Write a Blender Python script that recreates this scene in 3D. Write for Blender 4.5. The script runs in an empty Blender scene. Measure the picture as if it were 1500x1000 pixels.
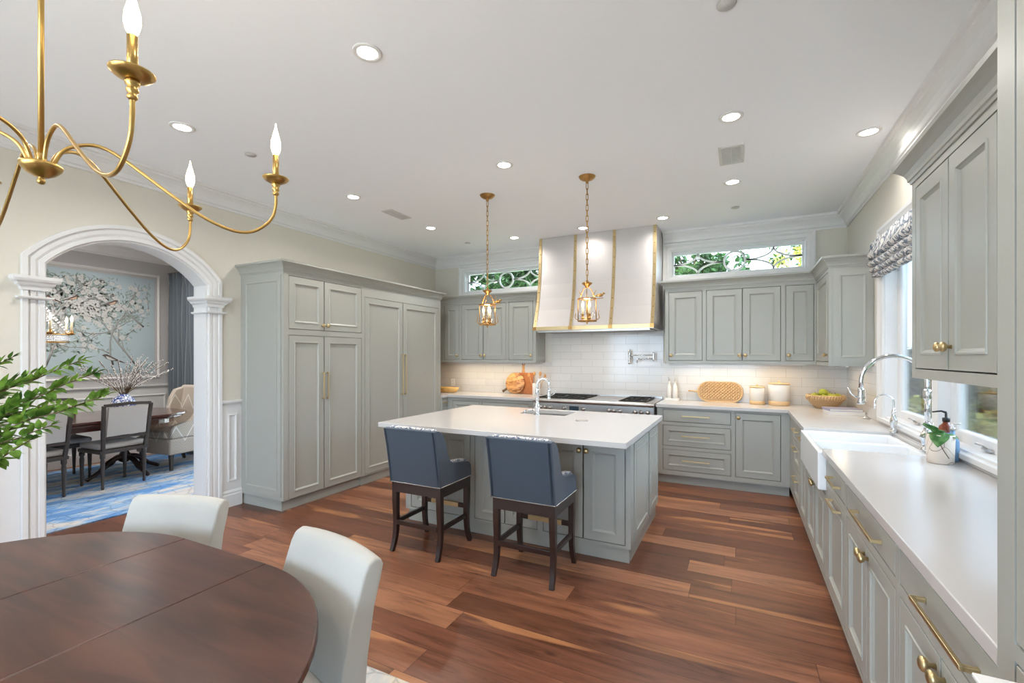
import bpy, bmesh, math, random
from mathutils import Vector, Matrix
random.seed(7)
PI = math.pi
R = math.radians
S = bpy.context.scene
COL = S.collection

# ---------------------------------------------------------------- camera
cd = bpy.data.cameras.new('camera'); cam = bpy.data.objects.new('camera', cd); COL.objects.link(cam)
cam.location = (0, 0, 1.464); cam.rotation_euler = (R(90), 0, R(26.6))
cd.sensor_width = 36; cd.lens = 668.9/1500*36; cd.shift_y = 21.6/1500; cd.clip_start = .02; cd.clip_end = 200
S.camera = cam
# ---------------------------------------------------------------- view
S.view_settings.view_transform = 'Standard'; S.view_settings.look = 'None'
S.view_settings.exposure = EXPOSURE = 0.64
S.view_settings.gamma = 1; S.view_settings.use_curve_mapping = False
# ---------------------------------------------------------------- sky
W = bpy.data.worlds.new('sky'); S.world = W; W.use_nodes = True
bg = W.node_tree.nodes['Background']
bg.inputs['Color'].default_value = (.62, .80, 1, 1); bg.inputs['Strength'].default_value = 8.0
# the sun, over the dining room side: lights the garden only
sd = bpy.data.lights.new('sun', 'SUN'); sd.energy = 13.0; sd.angle = R(1); sd.color = (1, .95, .86)
so = bpy.data.objects.new('sun', sd); COL.objects.link(so); so.rotation_euler = (0, R(-42), 0)

XL, XR, YB, YF, ZC = -4.455, 1.043, 6.10, -2.8, 3.03

# daylight portals at the window openings (they only guide sky light sampling)
def portal(name, loc, rot, sx, sy):
    l = bpy.data.lights.new(name, 'AREA'); l.shape = 'RECTANGLE'; l.size = sx; l.size_y = sy
    l.cycles.is_portal = True
    o = bpy.data.objects.new(name, l); COL.objects.link(o); o.location = loc; o.rotation_euler = rot
portal('portal', (XR+.2, 3.66, 1.70), (0, R(90), 0), 1.5, 2.0)
portal('portal', (-1.7, YF-.2, 1.45), (R(90), 0, 0), 4.2, 2.3)
portal('portal', (-.065, YB+.2, 2.62), (R(-90), 0, 0), 1.5, .3)
portal('portal', (-3.16, YB+.2, 2.62), (R(-90), 0, 0), 1.5, .3)
portal('portal', (-6.4, 4.23, 1.5), (R(-90), 0, 0), 1.8, 2.2)

# ================================================================ materials
def lin(c):
    return tuple((v/255/12.92 if v/255 <= .04045 else ((v/255+.055)/1.055)**2.4) for v in c)
def mat(name):
    m = bpy.data.materials.new(name); m.use_nodes = True
    nt = m.node_tree; b = nt.nodes['Principled BSDF']; return m, nt, b
def nd(nt, t, **k):
    n = nt.nodes.new(t)
    for a, v in k.items():
        if a in n.inputs: n.inputs[a].default_value = v
        else: setattr(n, a, v)
    return n
def simple(name, rgb, rough=.5, metal=0, noise=.04, scale=30, bump=0, bscale=200, coat=0, spec=.5, stretch=None, emit=None, trans=0, sheen=0):
    m, nt, b = mat(name); c = lin(rgb)
    b.inputs['Roughness'].default_value = rough; b.inputs['Metallic'].default_value = metal
    b.inputs['Coat Weight'].default_value = coat; b.inputs['Coat Roughness'].default_value = .12
    b.inputs['Specular IOR Level'].default_value = spec
    if sheen: b.inputs['Sheen Weight'].default_value = sheen
    if trans: b.inputs['Transmission Weight'].default_value = trans
    tc = nd(nt, 'ShaderNodeTexCoord'); mp = nd(nt, 'ShaderNodeMapping')
    nt.links.new(tc.outputs['Object'], mp.inputs['Vector'])
    if stretch: mp.inputs['Scale'].default_value = stretch
    n = nd(nt, 'ShaderNodeTexNoise', Scale=scale, Detail=4.0); nt.links.new(mp.outputs[0], n.inputs['Vector'])
    mx = nd(nt, 'ShaderNodeMixRGB'); mx.inputs[1].default_value = tuple(v*(1-noise) for v in c)+(1,)
    mx.inputs[2].default_value = tuple(min(1, v*(1+noise)) for v in c)+(1,)
    nt.links.new(n.outputs['Fac'], mx.inputs[0]); nt.links.new(mx.outputs[0], b.inputs['Base Color'])
    if bump:
        n2 = nd(nt, 'ShaderNodeTexNoise', Scale=bscale, Detail=3.0); nt.links.new(mp.outputs[0], n2.inputs['Vector'])
        bp = nd(nt, 'ShaderNodeBump', Strength=bump, Distance=.002); nt.links.new(n2.outputs['Fac'], bp.inputs['Height'])
        nt.links.new(bp.outputs[0], b.inputs['Normal'])
    if emit:
        b.inputs['Emission Color'].default_value = lin(emit[0])+(1,); b.inputs['Emission Strength'].default_value = emit[1]
    return m
M = {}
M['wall'] = simple('wall_paint', (216, 210, 197), .85, noise=.02, bump=.05, bscale=400)
M['wall2'] = simple('dining_wall_paint', (186, 184, 184), .8, noise=.02)
M['ceil'] = simple('ceiling_paint', (243, 244, 247), .9, noise=.01, bump=.04, bscale=300)
M['trim'] = simple('trim_paint', (224, 222, 220), .45, noise=.01)
M['cab'] = simple('cabinet_paint', (163, 163, 155), .38, noise=.015)
M['brass'] = simple('brushed_brass', (206, 184, 140), .36, 1, noise=.08, scale=60)
M['gold'] = simple('satin_gold', (192, 158, 96), .32, 1, noise=.05, scale=20)
M['antique'] = simple('antique_gold_leaf', (178, 138, 84), .35, 1, noise=.25, scale=60)
M['chrome'] = simple('polished_chrome', (225, 226, 228), .07, 1, noise=.01)
M['steel'] = simple('brushed_steel', (192, 189, 186), .34, 1, noise=.05, scale=8, stretch=(40, 1, 1))
M['hood'] = simple('brushed_hood_metal', (205, 200, 197), .6, 1, noise=.03, scale=6, stretch=(40, 40, 1))
M['hoodside'] = M['hood']
M['iron'] = simple('cast_iron', (45, 42, 40), .55, .3, noise=.2, scale=60)
M['black'] = simple('black_plastic', (22, 22, 24), .35)
M['quartz'] = simple('white_quartz', (198, 194, 191), .2, noise=.015, scale=3, coat=0)
M['porc'] = simple('fireclay_white', (240, 241, 242), .1, noise=.005, coat=.4)
M['blue'] = simple('slate_blue_linen', (60, 71, 84), .85, noise=.13, scale=90, bump=.5, bscale=600, stretch=(1, 1, 6), sheen=.2)
M['linen'] = simple('natural_linen', (184, 180, 172), .9, noise=.05, scale=140, bump=.5, bscale=500, stretch=(1, 6, 1), sheen=.2)
M['linen2'] = simple('grey_linen', (205, 200, 196), .9, noise=.05, scale=120, bump=.3)
M['espresso'] = simple('espresso_wood', (48, 32, 28), .3, noise=.25, scale=12, stretch=(8, 8, 1), coat=.2)
M['charwood'] = simple('charcoal_wood', (74, 68, 66), .4, noise=.2, scale=20, stretch=(8, 8, 1))
M['mahog'] = simple('dark_mahogany', (78, 38, 30), .16, noise=.3, scale=5, stretch=(8, 1, 8), coat=.4)
M['nail'] = simple('silver_nailhead', (205, 203, 200), .25, 1)
M['curtain'] = simple('slate_velvet', (86, 96, 106), .6, noise=.1, scale=40, sheen=.6)
M['white'] = simple('white_ceramic', (232, 228, 222), .3, noise=.02)
M['lightwood'] = simple('pale_wood', (205, 150, 90), .45, noise=.2, scale=14, stretch=(2, 8, 8))
M['midwood'] = simple('acacia_board', (176, 108, 58), .42, noise=.35, scale=10, stretch=(9, 2, 2))
M['bread'] = simple('golden_wood', (226, 178, 106), .5, noise=.15, scale=12, stretch=(1, 8, 8))
M['green'] = simple('apple_green', (164, 168, 56), .4, noise=.3, scale=14)
M['soil'] = simple('potting_soil', (60, 45, 35), .95, noise=.3, scale=80)
M['paper'] = simple('page_paper', (232, 228, 220), .8, noise=.08, scale=200, stretch=(1, 1, 30))
M['bookcover'] = simple('white_cover', (225, 222, 222), .4, noise=.03)
M['bookblue'] = simple('violet_grey_cover', (150, 148, 172), .4, noise=.03)
M['amber'] = simple('amber_glass', (120, 48, 14), .08, noise=.1, coat=.5)
M['bluelabel'] = simple('blue_label', (110, 150, 185), .45)
M['bark'] = simple('brown_stem', (96, 72, 48), .7, noise=.2)
M['bud'] = simple('silver_catkin', (214, 208, 206), .85)
M['grass'] = simple('lawn', (92, 120, 60), .95, noise=.3, scale=6)
M['bounce_patio'] = simple('bounce_patio_stone', (216, 210, 200), .9, noise=.05, scale=3)
M['fence'] = simple('fence_board', (58, 54, 42), .85, noise=.2, scale=10)
M['plaster'] = simple('outlet_plate', (238, 236, 232), .35, noise=.005)
M['grille'] = simple('vent_white', (205, 203, 200), .5, noise=.01)
M['dark'] = simple('void_shade_paint', (30, 30, 30), .9)  # painted shade for hollows behind slats and louvres
M['cream'] = simple('candle_cream', (238, 224, 190), .6, noise=.02)
M['blueglaze'] = simple('blue_glaze', (52, 80, 140), .25)
M['lid'] = simple('pale_timber_band', (206, 172, 130), .45, 0, noise=.1)
M['reed'] = simple('pale_reed', (208, 176, 134), .7, 0, noise=.2, scale=80)
def leafmat(name, a, b_, rough=.4):
    m, nt, b = mat(name)
    tc = nd(nt, 'ShaderNodeTexCoord'); n = nd(nt, 'ShaderNodeTexNoise', Scale=25.0, Detail=2.0)
    nt.links.new(tc.outputs['Object'], n.inputs['Vector'])
    cr = nd(nt, 'ShaderNodeValToRGB'); cr.color_ramp.elements[0].position = .36; cr.color_ramp.elements[1].position = .62
    cr.color_ramp.elements[0].color = lin(a)+(1,); cr.color_ramp.elements[1].color = lin(b_)+(1,)
    nt.links.new(n.outputs['Fac'], cr.inputs[0]); nt.links.new(cr.outputs[0], b.inputs['Base Color'])
    b.inputs['Roughness'].default_value = rough
    tr = nd(nt, 'ShaderNodeBsdfTranslucent'); nt.links.new(cr.outputs[0], tr.inputs['Color'])
    ms = nd(nt, 'ShaderNodeMixShader', Fac=.3); nt.links.new(b.outputs[0], ms.inputs[1]); nt.links.new(tr.outputs[0], ms.inputs[2])
    nt.links.new(ms.outputs[0], nt.nodes['Material Output'].inputs['Surface'])
    return m
M['leaf'] = leafmat('ruscus_leaf', (58, 100, 38), (142, 178, 78))
M['succ'] = leafmat('round_leaf', (66, 122, 60), (128, 176, 108), .35)
M['treeleaf'] = leafmat('tree_leaf', (30, 54, 30), (80, 112, 58), .5)
M['yellowleaf'] = leafmat('yellow_leaf', (110, 124, 50), (190, 184, 90), .5)
M['darkleaf'] = leafmat('hedge_leaf', (34, 54, 30), (72, 96, 50), .5)
def glass(name, col=(1, 1, 1), f=.1):
    m, nt, b = mat(name); nt.nodes.remove(b)
    t = nd(nt, 'ShaderNodeBsdfTransparent'); t.inputs[0].default_value = col+(1,)
    g = nd(nt, 'ShaderNodeBsdfGlossy', Roughness=.02)
    fr = nd(nt, 'ShaderNodeFresnel', IOR=1.45); mu = nd(nt, 'ShaderNodeMath', operation='MULTIPLY'); mu.inputs[1].default_value = f*10*.9
    nt.links.new(fr.outputs[0], mu.inputs[0])
    ms = nd(nt, 'ShaderNodeMixShader'); nt.links.new(mu.outputs[0], ms.inputs[0])
    nt.links.new(t.outputs[0], ms.inputs[1]); nt.links.new(g.outputs[0], ms.inputs[2])
    nt.links.new(ms.outputs[0], nt.nodes['Material Output'].inputs['Surface'])
    return m
M['glass'] = glass('clear_glass', (.97, .99, 1))
M['lampglass'] = glass('lamp_glass', (.99, .99, .99), .03)
M['bead'] = simple('crystal_bead', (225, 228, 235), .08, noise=.02, coat=.6)
def emis(name, rgb, st):
    m, nt, b = mat(name); b.inputs['Base Color'].default_value = (0, 0, 0, 1)
    b.inputs['Emission Color'].default_value = lin(rgb)+(1,); b.inputs['Emission Strength'].default_value = st; return m
M['downlight'] = emis('downlight_lens', (255, 247, 236), 9)
M['flame'] = emis('lit_bulb', (255, 226, 170), 14)
M['flame2'] = emis('lit_warm_bulb', (255, 205, 130), 12)
M['screen'] = emis('blue_display', (60, 100, 125), .12)

# wood floor: planks along X
def floormat():
    m, nt, b = mat('walnut_planks'); L = nt.links.new
    g = nd(nt, 'ShaderNodeNewGeometry'); sp = nd(nt, 'ShaderNodeSeparateXYZ'); L(g.outputs['Position'], sp.inputs[0])
    def mth(op, a, b_=None, c=None):
        n = nd(nt, 'ShaderNodeMath', operation=op)
        for i, v in enumerate((a, b_, c)):
            if v is None: continue
            if isinstance(v, (int, float)): n.inputs[i].default_value = v
            else: L(v, n.inputs[i])
        return n.outputs[0]
    w = .185
    ry = mth('DIVIDE', sp.outputs['Y'], w); row = mth('FLOOR', ry); fy = mth('FRACT', ry)
    wn = nd(nt, 'ShaderNodeTexWhiteNoise', noise_dimensions='1D'); L(row, wn.inputs['W'])
    off = mth('MULTIPLY', wn.outputs['Value'], 7.3)
    rx = mth('ADD', mth('DIVIDE', sp.outputs['X'], 1.9), off); col = mth('FLOOR', rx); fx = mth('FRACT', rx)
    cb = nd(nt, 'ShaderNodeCombineXYZ'); L(col, cb.inputs[0]); L(row, cb.inputs[1])
    w2 = nd(nt, 'ShaderNodeTexWhiteNoise', noise_dimensions='2D'); L(cb.outputs[0], w2.inputs['Vector'])
    cr = nd(nt, 'ShaderNodeValToRGB'); e = cr.color_ramp.elements
    e[0].position = 0; e[0].color = lin((92, 58, 42))+(1,); e[1].position = 1; e[1].color = lin((160, 112, 84))+(1,)
    k = e.new(.35); k.color = lin((116, 72, 52))+(1,); k = e.new(.7); k.color = lin((136, 88, 63))+(1,)
    L(w2.outputs['Value'], cr.inputs[0])
    # grain
    va = nd(nt, 'ShaderNodeVectorMath', operation='MULTIPLY_ADD'); L(w2.outputs['Color'], va.inputs[0]); va.inputs[1].default_value = (13, 17, 5); 
    sc = nd(nt, 'ShaderNodeVectorMath', operation='MULTIPLY'); L(g.outputs['Position'], sc.inputs[0]); sc.inputs[1].default_value = (1.2, 11, 1)
    L(sc.outputs[0], va.inputs[2])
    n1 = nd(nt, 'ShaderNodeTexNoise', Scale=1.6, Detail=7.0, Roughness=.62, Distortion=1.1); L(va.outputs[0], n1.inputs['Vector'])
    cr2 = nd(nt, 'ShaderNodeValToRGB'); f = cr2.color_ramp.elements; f[0].position = .28; f[0].color = (.42, .36, .33, 1); f[1].position = .66; f[1].color = (1.28, 1.25, 1.22, 1)
    k = f.new(.46); k.color = (.92, .9, .88, 1)
    L(n1.outputs['Fac'], cr2.inputs[0])
    m1 = nd(nt, 'ShaderNodeMixRGB', blend_type='MULTIPLY', Fac=1.0); L(cr.outputs[0], m1.inputs[1]); L(cr2.outputs[0], m1.inputs[2])
    # sap-wood streaks
    sc3 = nd(nt, 'ShaderNodeVectorMath', operation='MULTIPLY'); L(va.outputs[0], sc3.inputs[0]); sc3.inputs[1].default_value = (.5, .55, 1)
    n3 = nd(nt, 'ShaderNodeTexNoise', Scale=1.1, Detail=3.0, Distortion=.4); L(sc3.outputs[0], n3.inputs['Vector'])
    cr3 = nd(nt, 'ShaderNodeValToRGB'); q = cr3.color_ramp.elements; q[0].position = .60; q[0].color = (0, 0, 0, 1); q[1].position = .66; q[1].color = (.65, .65, .65, 1)
    L(n3.outputs['Fac'], cr3.inputs[0])
    m3 = nd(nt, 'ShaderNodeMixRGB'); L(cr3.outputs[0], m3.inputs[0]); L(m1.outputs[0], m3.inputs[1]); m3.inputs[2].default_value = lin((186, 128, 84))+(1,)
    # knots
    kc = nd(nt, 'ShaderNodeVectorMath', operation='MULTIPLY'); L(g.outputs['Position'], kc.inputs[0]); kc.inputs[1].default_value = (1.1, 2.6, 1)
    vo = nd(nt, 'ShaderNodeTexVoronoi', Scale=1.7); L(kc.outputs[0], vo.inputs['Vector'])
    kr = nd(nt, 'ShaderNodeValToRGB'); q = kr.color_ramp.elements; q[0].position = .02; q[0].color = (.25, .2, .18, 1); q[1].position = .085; q[1].color = (1, 1, 1, 1)
    L(vo.outputs['Distance'], kr.inputs[0])
    m4 = nd(nt, 'ShaderNodeMixRGB', blend_type='MULTIPLY', Fac=.8); L(m3.outputs[0], m4.inputs[1]); L(kr.outputs[0], m4.inputs[2])
    # seams
    dy = mth('MINIMUM', fy, mth('SUBTRACT', 1, fy)); dx = mth('MINIMUM', fx, mth('SUBTRACT', 1, fx))
    sy = mth('GREATER_THAN', dy, .009); sx = mth('GREATER_THAN', dx, .0009); s_ = mth('MULTIPLY', sy, sx)
    s2 = mth('ADD', mth('MULTIPLY', s_, .62), .38)
    m2 = nd(nt, 'ShaderNodeMixRGB', blend_type='MULTIPLY', Fac=1.0); L(m4.outputs[0], m2.inputs[1]); L(s2, m2.inputs[2])
    L(m2.outputs[0], b.inputs['Base Color'])
    rr = mth('ADD', mth('MULTIPLY', n1.outputs['Fac'], .2), .22); L(rr, b.inputs['Roughness'])
    bp = nd(nt, 'ShaderNodeBump', Strength=.35, Distance=.003); L(s_, bp.inputs['Height']); L(bp.outputs[0], b.inputs['Normal'])
    b.inputs['Specular IOR Level'].default_value = .45
    return m
M['floor'] = floormat()
def tilemat():
    m, nt, b = mat('white_subway_tile'); L = nt.links.new
    g = nd(nt, 'ShaderNodeNewGeometry'); sp = nd(nt, 'ShaderNodeSeparateXYZ'); L(g.outputs['Position'], sp.inputs[0])
    ad = nd(nt, 'ShaderNodeMath', operation='ADD'); L(sp.outputs['X'], ad.inputs[0]); L(sp.outputs['Y'], ad.inputs[1])
    cb = nd(nt, 'ShaderNodeCombineXYZ'); L(ad.outputs[0], cb.inputs[0]); L(sp.outputs['Z'], cb.inputs[1])
    br = nd(nt, 'ShaderNodeTexBrick', Scale=1.0); br.inputs['Brick Width'].default_value = .305; br.inputs['Row Height'].default_value = .1016
    br.inputs['Mortar Size'].default_value = .0016; br.inputs['Mortar Smooth'].default_value = .3; br.inputs['Bias'].default_value = 0
    br.inputs['Color1'].default_value = lin((206, 202, 197))+(1,); br.inputs['Color2'].default_value = lin((212, 208, 203))+(1,)
    br.inputs['Mortar'].default_value = lin((172, 166, 160))+(1,)
    L(cb.outputs[0], br.inputs['Vector']); L(br.outputs['Color'], b.inputs['Base Color'])
    b.inputs['Roughness'].default_value = .12
    n = nd(nt, 'ShaderNodeTexNoise', Scale=9.0, Detail=1.0); L(cb.outputs[0], n.inputs['Vector'])
    mu = nd(nt, 'ShaderNodeMath', operation='MULTIPLY_ADD'); L(br.outputs['Fac'], mu.inputs[0]); mu.inputs[1].default_value = -1
    L(n.outputs['Fac'], mu.inputs[2])
    bp = nd(nt, 'ShaderNodeBump', Strength=.25, Distance=.002); L(mu.outputs[0], bp.inputs['Height']); L(bp.outputs[0], b.inputs['Normal'])
    return m
M['tile'] = tilemat()
def tabletop():
    m, nt, b = mat('mahogany_veneer'); L = nt.links.new
    tc = nd(nt, 'ShaderNodeTexCoord'); mp = nd(nt, 'ShaderNodeMapping'); mp.inputs['Scale'].default_value = (1.2, 9, 1); mp.inputs['Rotation'].default_value = (0, 0, R(8))
    L(tc.outputs['Object'], mp.inputs[0]); n = nd(nt, 'ShaderNodeTexNoise', Scale=1.8, Detail=6.0, Distortion=.8); L(mp.outputs[0], n.inputs['Vector'])
    cr = nd(nt, 'ShaderNodeValToRGB'); e = cr.color_ramp.elements; e[0].position = .3; e[0].color = lin((44, 24, 19))+(1,); e[1].position = .7; e[1].color = lin((88, 52, 40))+(1,)
    L(n.outputs['Fac'], cr.inputs[0]); L(cr.outputs[0], b.inputs['Base Color'])
    b.inputs['Roughness'].default_value = .30; b.inputs['Specular IOR Level'].default_value = .4
    return m
M['table'] = tabletop()
def rugmat(name, c1, c2, c3, sc):
    m, nt, b = mat(name); L = nt.links.new
    tc = nd(nt, 'ShaderNodeTexCoord'); mp = nd(nt, 'ShaderNodeMapping'); mp.inputs['Scale'].default_value = (sc*2.0, sc*.6, 1)
    L(tc.outputs['Object'], mp.inputs[0])
    n = nd(nt, 'ShaderNodeTexNoise', Scale=1.5, Detail=8.0, Roughness=.68, Distortion=.6); L(mp.outputs[0], n.inputs['Vector'])
    cr = nd(nt, 'ShaderNodeValToRGB'); e = cr.color_ramp.elements
    e[0].position = .42; e[0].color = lin(c1)+(1,); e[1].position = .58; e[1].color = lin(c2)+(1,)
    k = e.new(.5); k.color = lin(c3)+(1,)
    L(n.outputs['Fac'], cr.inputs[0])
    w = nd(nt, 'ShaderNodeTexVoronoi', feature='DISTANCE_TO_EDGE', Scale=6.0); L(tc.outputs['Object'], w.inputs['Vector'])
    cr2 = nd(nt, 'ShaderNodeValToRGB'); cr2.color_ramp.elements[0].position = .0; cr2.color_ramp.elements[0].color = (.55, .55, .57, 1); cr2.color_ramp.elements[1].position = .05
    L(w.outputs['Distance'], cr2.inputs[0])
    mx = nd(nt, 'ShaderNodeMixRGB', blend_type='MULTIPLY', Fac=.7); L(cr.outputs[0], mx.inputs[1]); L(cr2.outputs[0], mx.inputs[2])
    L(mx.outputs[0], b.inputs['Base Color']); b.inputs['Roughness'].default_value = .95
    return m
M['rugdaylit'] = rugmat('daylight_blue_rug', (92, 140, 196), (206, 200, 196), (146, 176, 206), 1.6)  # cool daylight is put into this rug's colour as blue
M['rugcream'] = rugmat('cream_faded_rug', (190, 192, 192), (214, 204, 190), (200, 198, 194), 3)
def motif(name, base, ink, scale, lo=.1, hi=.16, rough=.85):
    m, nt, b = mat(name); L = nt.links.new
    tc = nd(nt, 'ShaderNodeTexCoord'); n = nd(nt, 'ShaderNodeTexNoise', Scale=scale*.6, Detail=2.0); L(tc.outputs['Object'], n.inputs['Vector'])
    mx0 = nd(nt, 'ShaderNodeMixRGB', Fac=.12); L(tc.outputs['Object'], mx0.inputs[1]); L(n.outputs['Color'], mx0.inputs[2])
    v = nd(nt, 'ShaderNodeTexVoronoi', feature='DISTANCE_TO_EDGE', Scale=scale); L(mx0.outputs[0], v.inputs['Vector'])
    cr = nd(nt, 'ShaderNodeValToRGB'); e = cr.color_ramp.elements; e[0].position = lo; e[0].color = lin(ink)+(1,); e[1].position = hi; e[1].color = lin(base)+(1,)
    L(v.outputs['Distance'], cr.inputs[0]); L(cr.outputs[0], b.inputs['Base Color']); b.inputs['Roughness'].default_value = rough
    return m
M['toile'] = motif('cream_navy_motif', (226, 220, 214), (92, 100, 124), 34, .07, .12)
M['shade'] = motif('grey_scroll_fabric', (222, 218, 214), (110, 120, 134), 17, .07, .12)
M['ginger'] = motif('blue_white_porcelain', (232, 234, 240), (62, 84, 150), 26, .08, .14, .2)
M['crackle'] = motif('crackle_white', (228, 214, 200), (160, 140, 124), 9, .006, .012, .35)
def chevron():
    m, nt, b = mat('beige_diamond_fabric'); L = nt.links.new
    tc = nd(nt, 'ShaderNodeTexCoord'); sp = nd(nt, 'ShaderNodeSeparateXYZ'); L(tc.outputs['Object'], sp.inputs[0])
    def mth(op, a, c):
        n = nd(nt, 'ShaderNodeMath', operation=op)
        for i, v in enumerate((a, c)):
            if isinstance(v, (int, float)): n.inputs[i].default_value = v
            elif v is not None: L(v, n.inputs[i])
        return n.outputs[0]
    h = mth('ADD', sp.outputs['X'], sp.outputs['Y'])
    t1 = mth('PINGPONG', mth('ADD', h, 0), .11); q = mth('ADD', t1, mth('MULTIPLY', sp.outputs['Z'], .6))
    q2 = mth('SUBTRACT', t1, mth('MULTIPLY', sp.outputs['Z'], .6))
    f = mth('LESS_THAN', mth('PINGPONG', q, .011), .0035); g2 = mth('LESS_THAN', mth('PINGPONG', q2, .11), .008)
    s = mth('MAXIMUM', mth('MULTIPLY', f, .5), g2)
    mx = nd(nt, 'ShaderNodeMixRGB'); L(s, mx.inputs[0]); mx.inputs[1].default_value = lin((186, 172, 158))+(1,); mx.inputs[2].default_value = lin((226, 222, 216))+(1,)
    L(mx.outputs[0], b.inputs['Base Color']); b.inputs['Roughness'].default_value = .85
    return m
M['chev'] = chevron()
def wicker():
    m, nt, b = mat('woven_wicker'); L = nt.links.new
    tc = nd(nt, 'ShaderNodeTexCoord')
    w = nd(nt, 'ShaderNodeTexWave', Scale=28.0, Distortion=2.0); w.wave_type = 'BANDS'; w.bands_direction = 'X'; L(tc.outputs['Object'], w.inputs['Vector'])
    w2 = nd(nt, 'ShaderNodeTexWave', Scale=22.0, Distortion=1.5); w2.bands_direction = 'Z'; L(tc.outputs['Object'], w2.inputs['Vector'])
    mu = nd(nt, 'ShaderNodeMath', operation='MULTIPLY'); L(w.outputs['Fac'], mu.inputs[0]); L(w2.outputs['Fac'], mu.inputs[1])
    cr = nd(nt, 'ShaderNodeValToRGB'); e = cr.color_ramp.elements; e[0].position = .02; e[0].color = lin((150, 114, 76))+(1,); e[1].position = .4; e[1].color = lin((222, 190, 148))+(1,)
    L(mu.outputs[0], cr.inputs[0]); L(cr.outputs[0], b.inputs['Base Color']); b.inputs['Roughness'].default_value = .7
    bp = nd(nt, 'ShaderNodeBump', Strength=.6, Distance=.004); L(mu.outputs[0], bp.inputs['Height']); L(bp.outputs[0], b.inputs['Normal'])
    return m
M['wicker'] = wicker()
def boardwood():
    m, nt, b = mat('striped_olive_wood'); L = nt.links.new
    tc = nd(nt, 'ShaderNodeTexCoord'); mp = nd(nt, 'ShaderNodeMapping'); mp.inputs['Rotation'].default_value = (0, R(28), 0); mp.inputs['Scale'].default_value = (2, 2, 9)
    L(tc.outputs['Object'], mp.inputs[0]); n = nd(nt, 'ShaderNodeTexNoise', Scale=3.2, Detail=5.0, Distortion=1.3); L(mp.outputs[0], n.inputs['Vector'])
    cr = nd(nt, 'ShaderNodeValToRGB'); e = cr.color_ramp.elements; e[0].position = .36; e[0].color = lin((140, 84, 46))+(1,); e[1].position = .56; e[1].color = lin((222, 164, 104))+(1,)
    L(n.outputs['Fac'], cr.inputs[0]); L(cr.outputs[0], b.inputs['Base Color']); b.inputs['Roughness'].default_value = .45
    return m
M['olive'] = boardwood()

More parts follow.
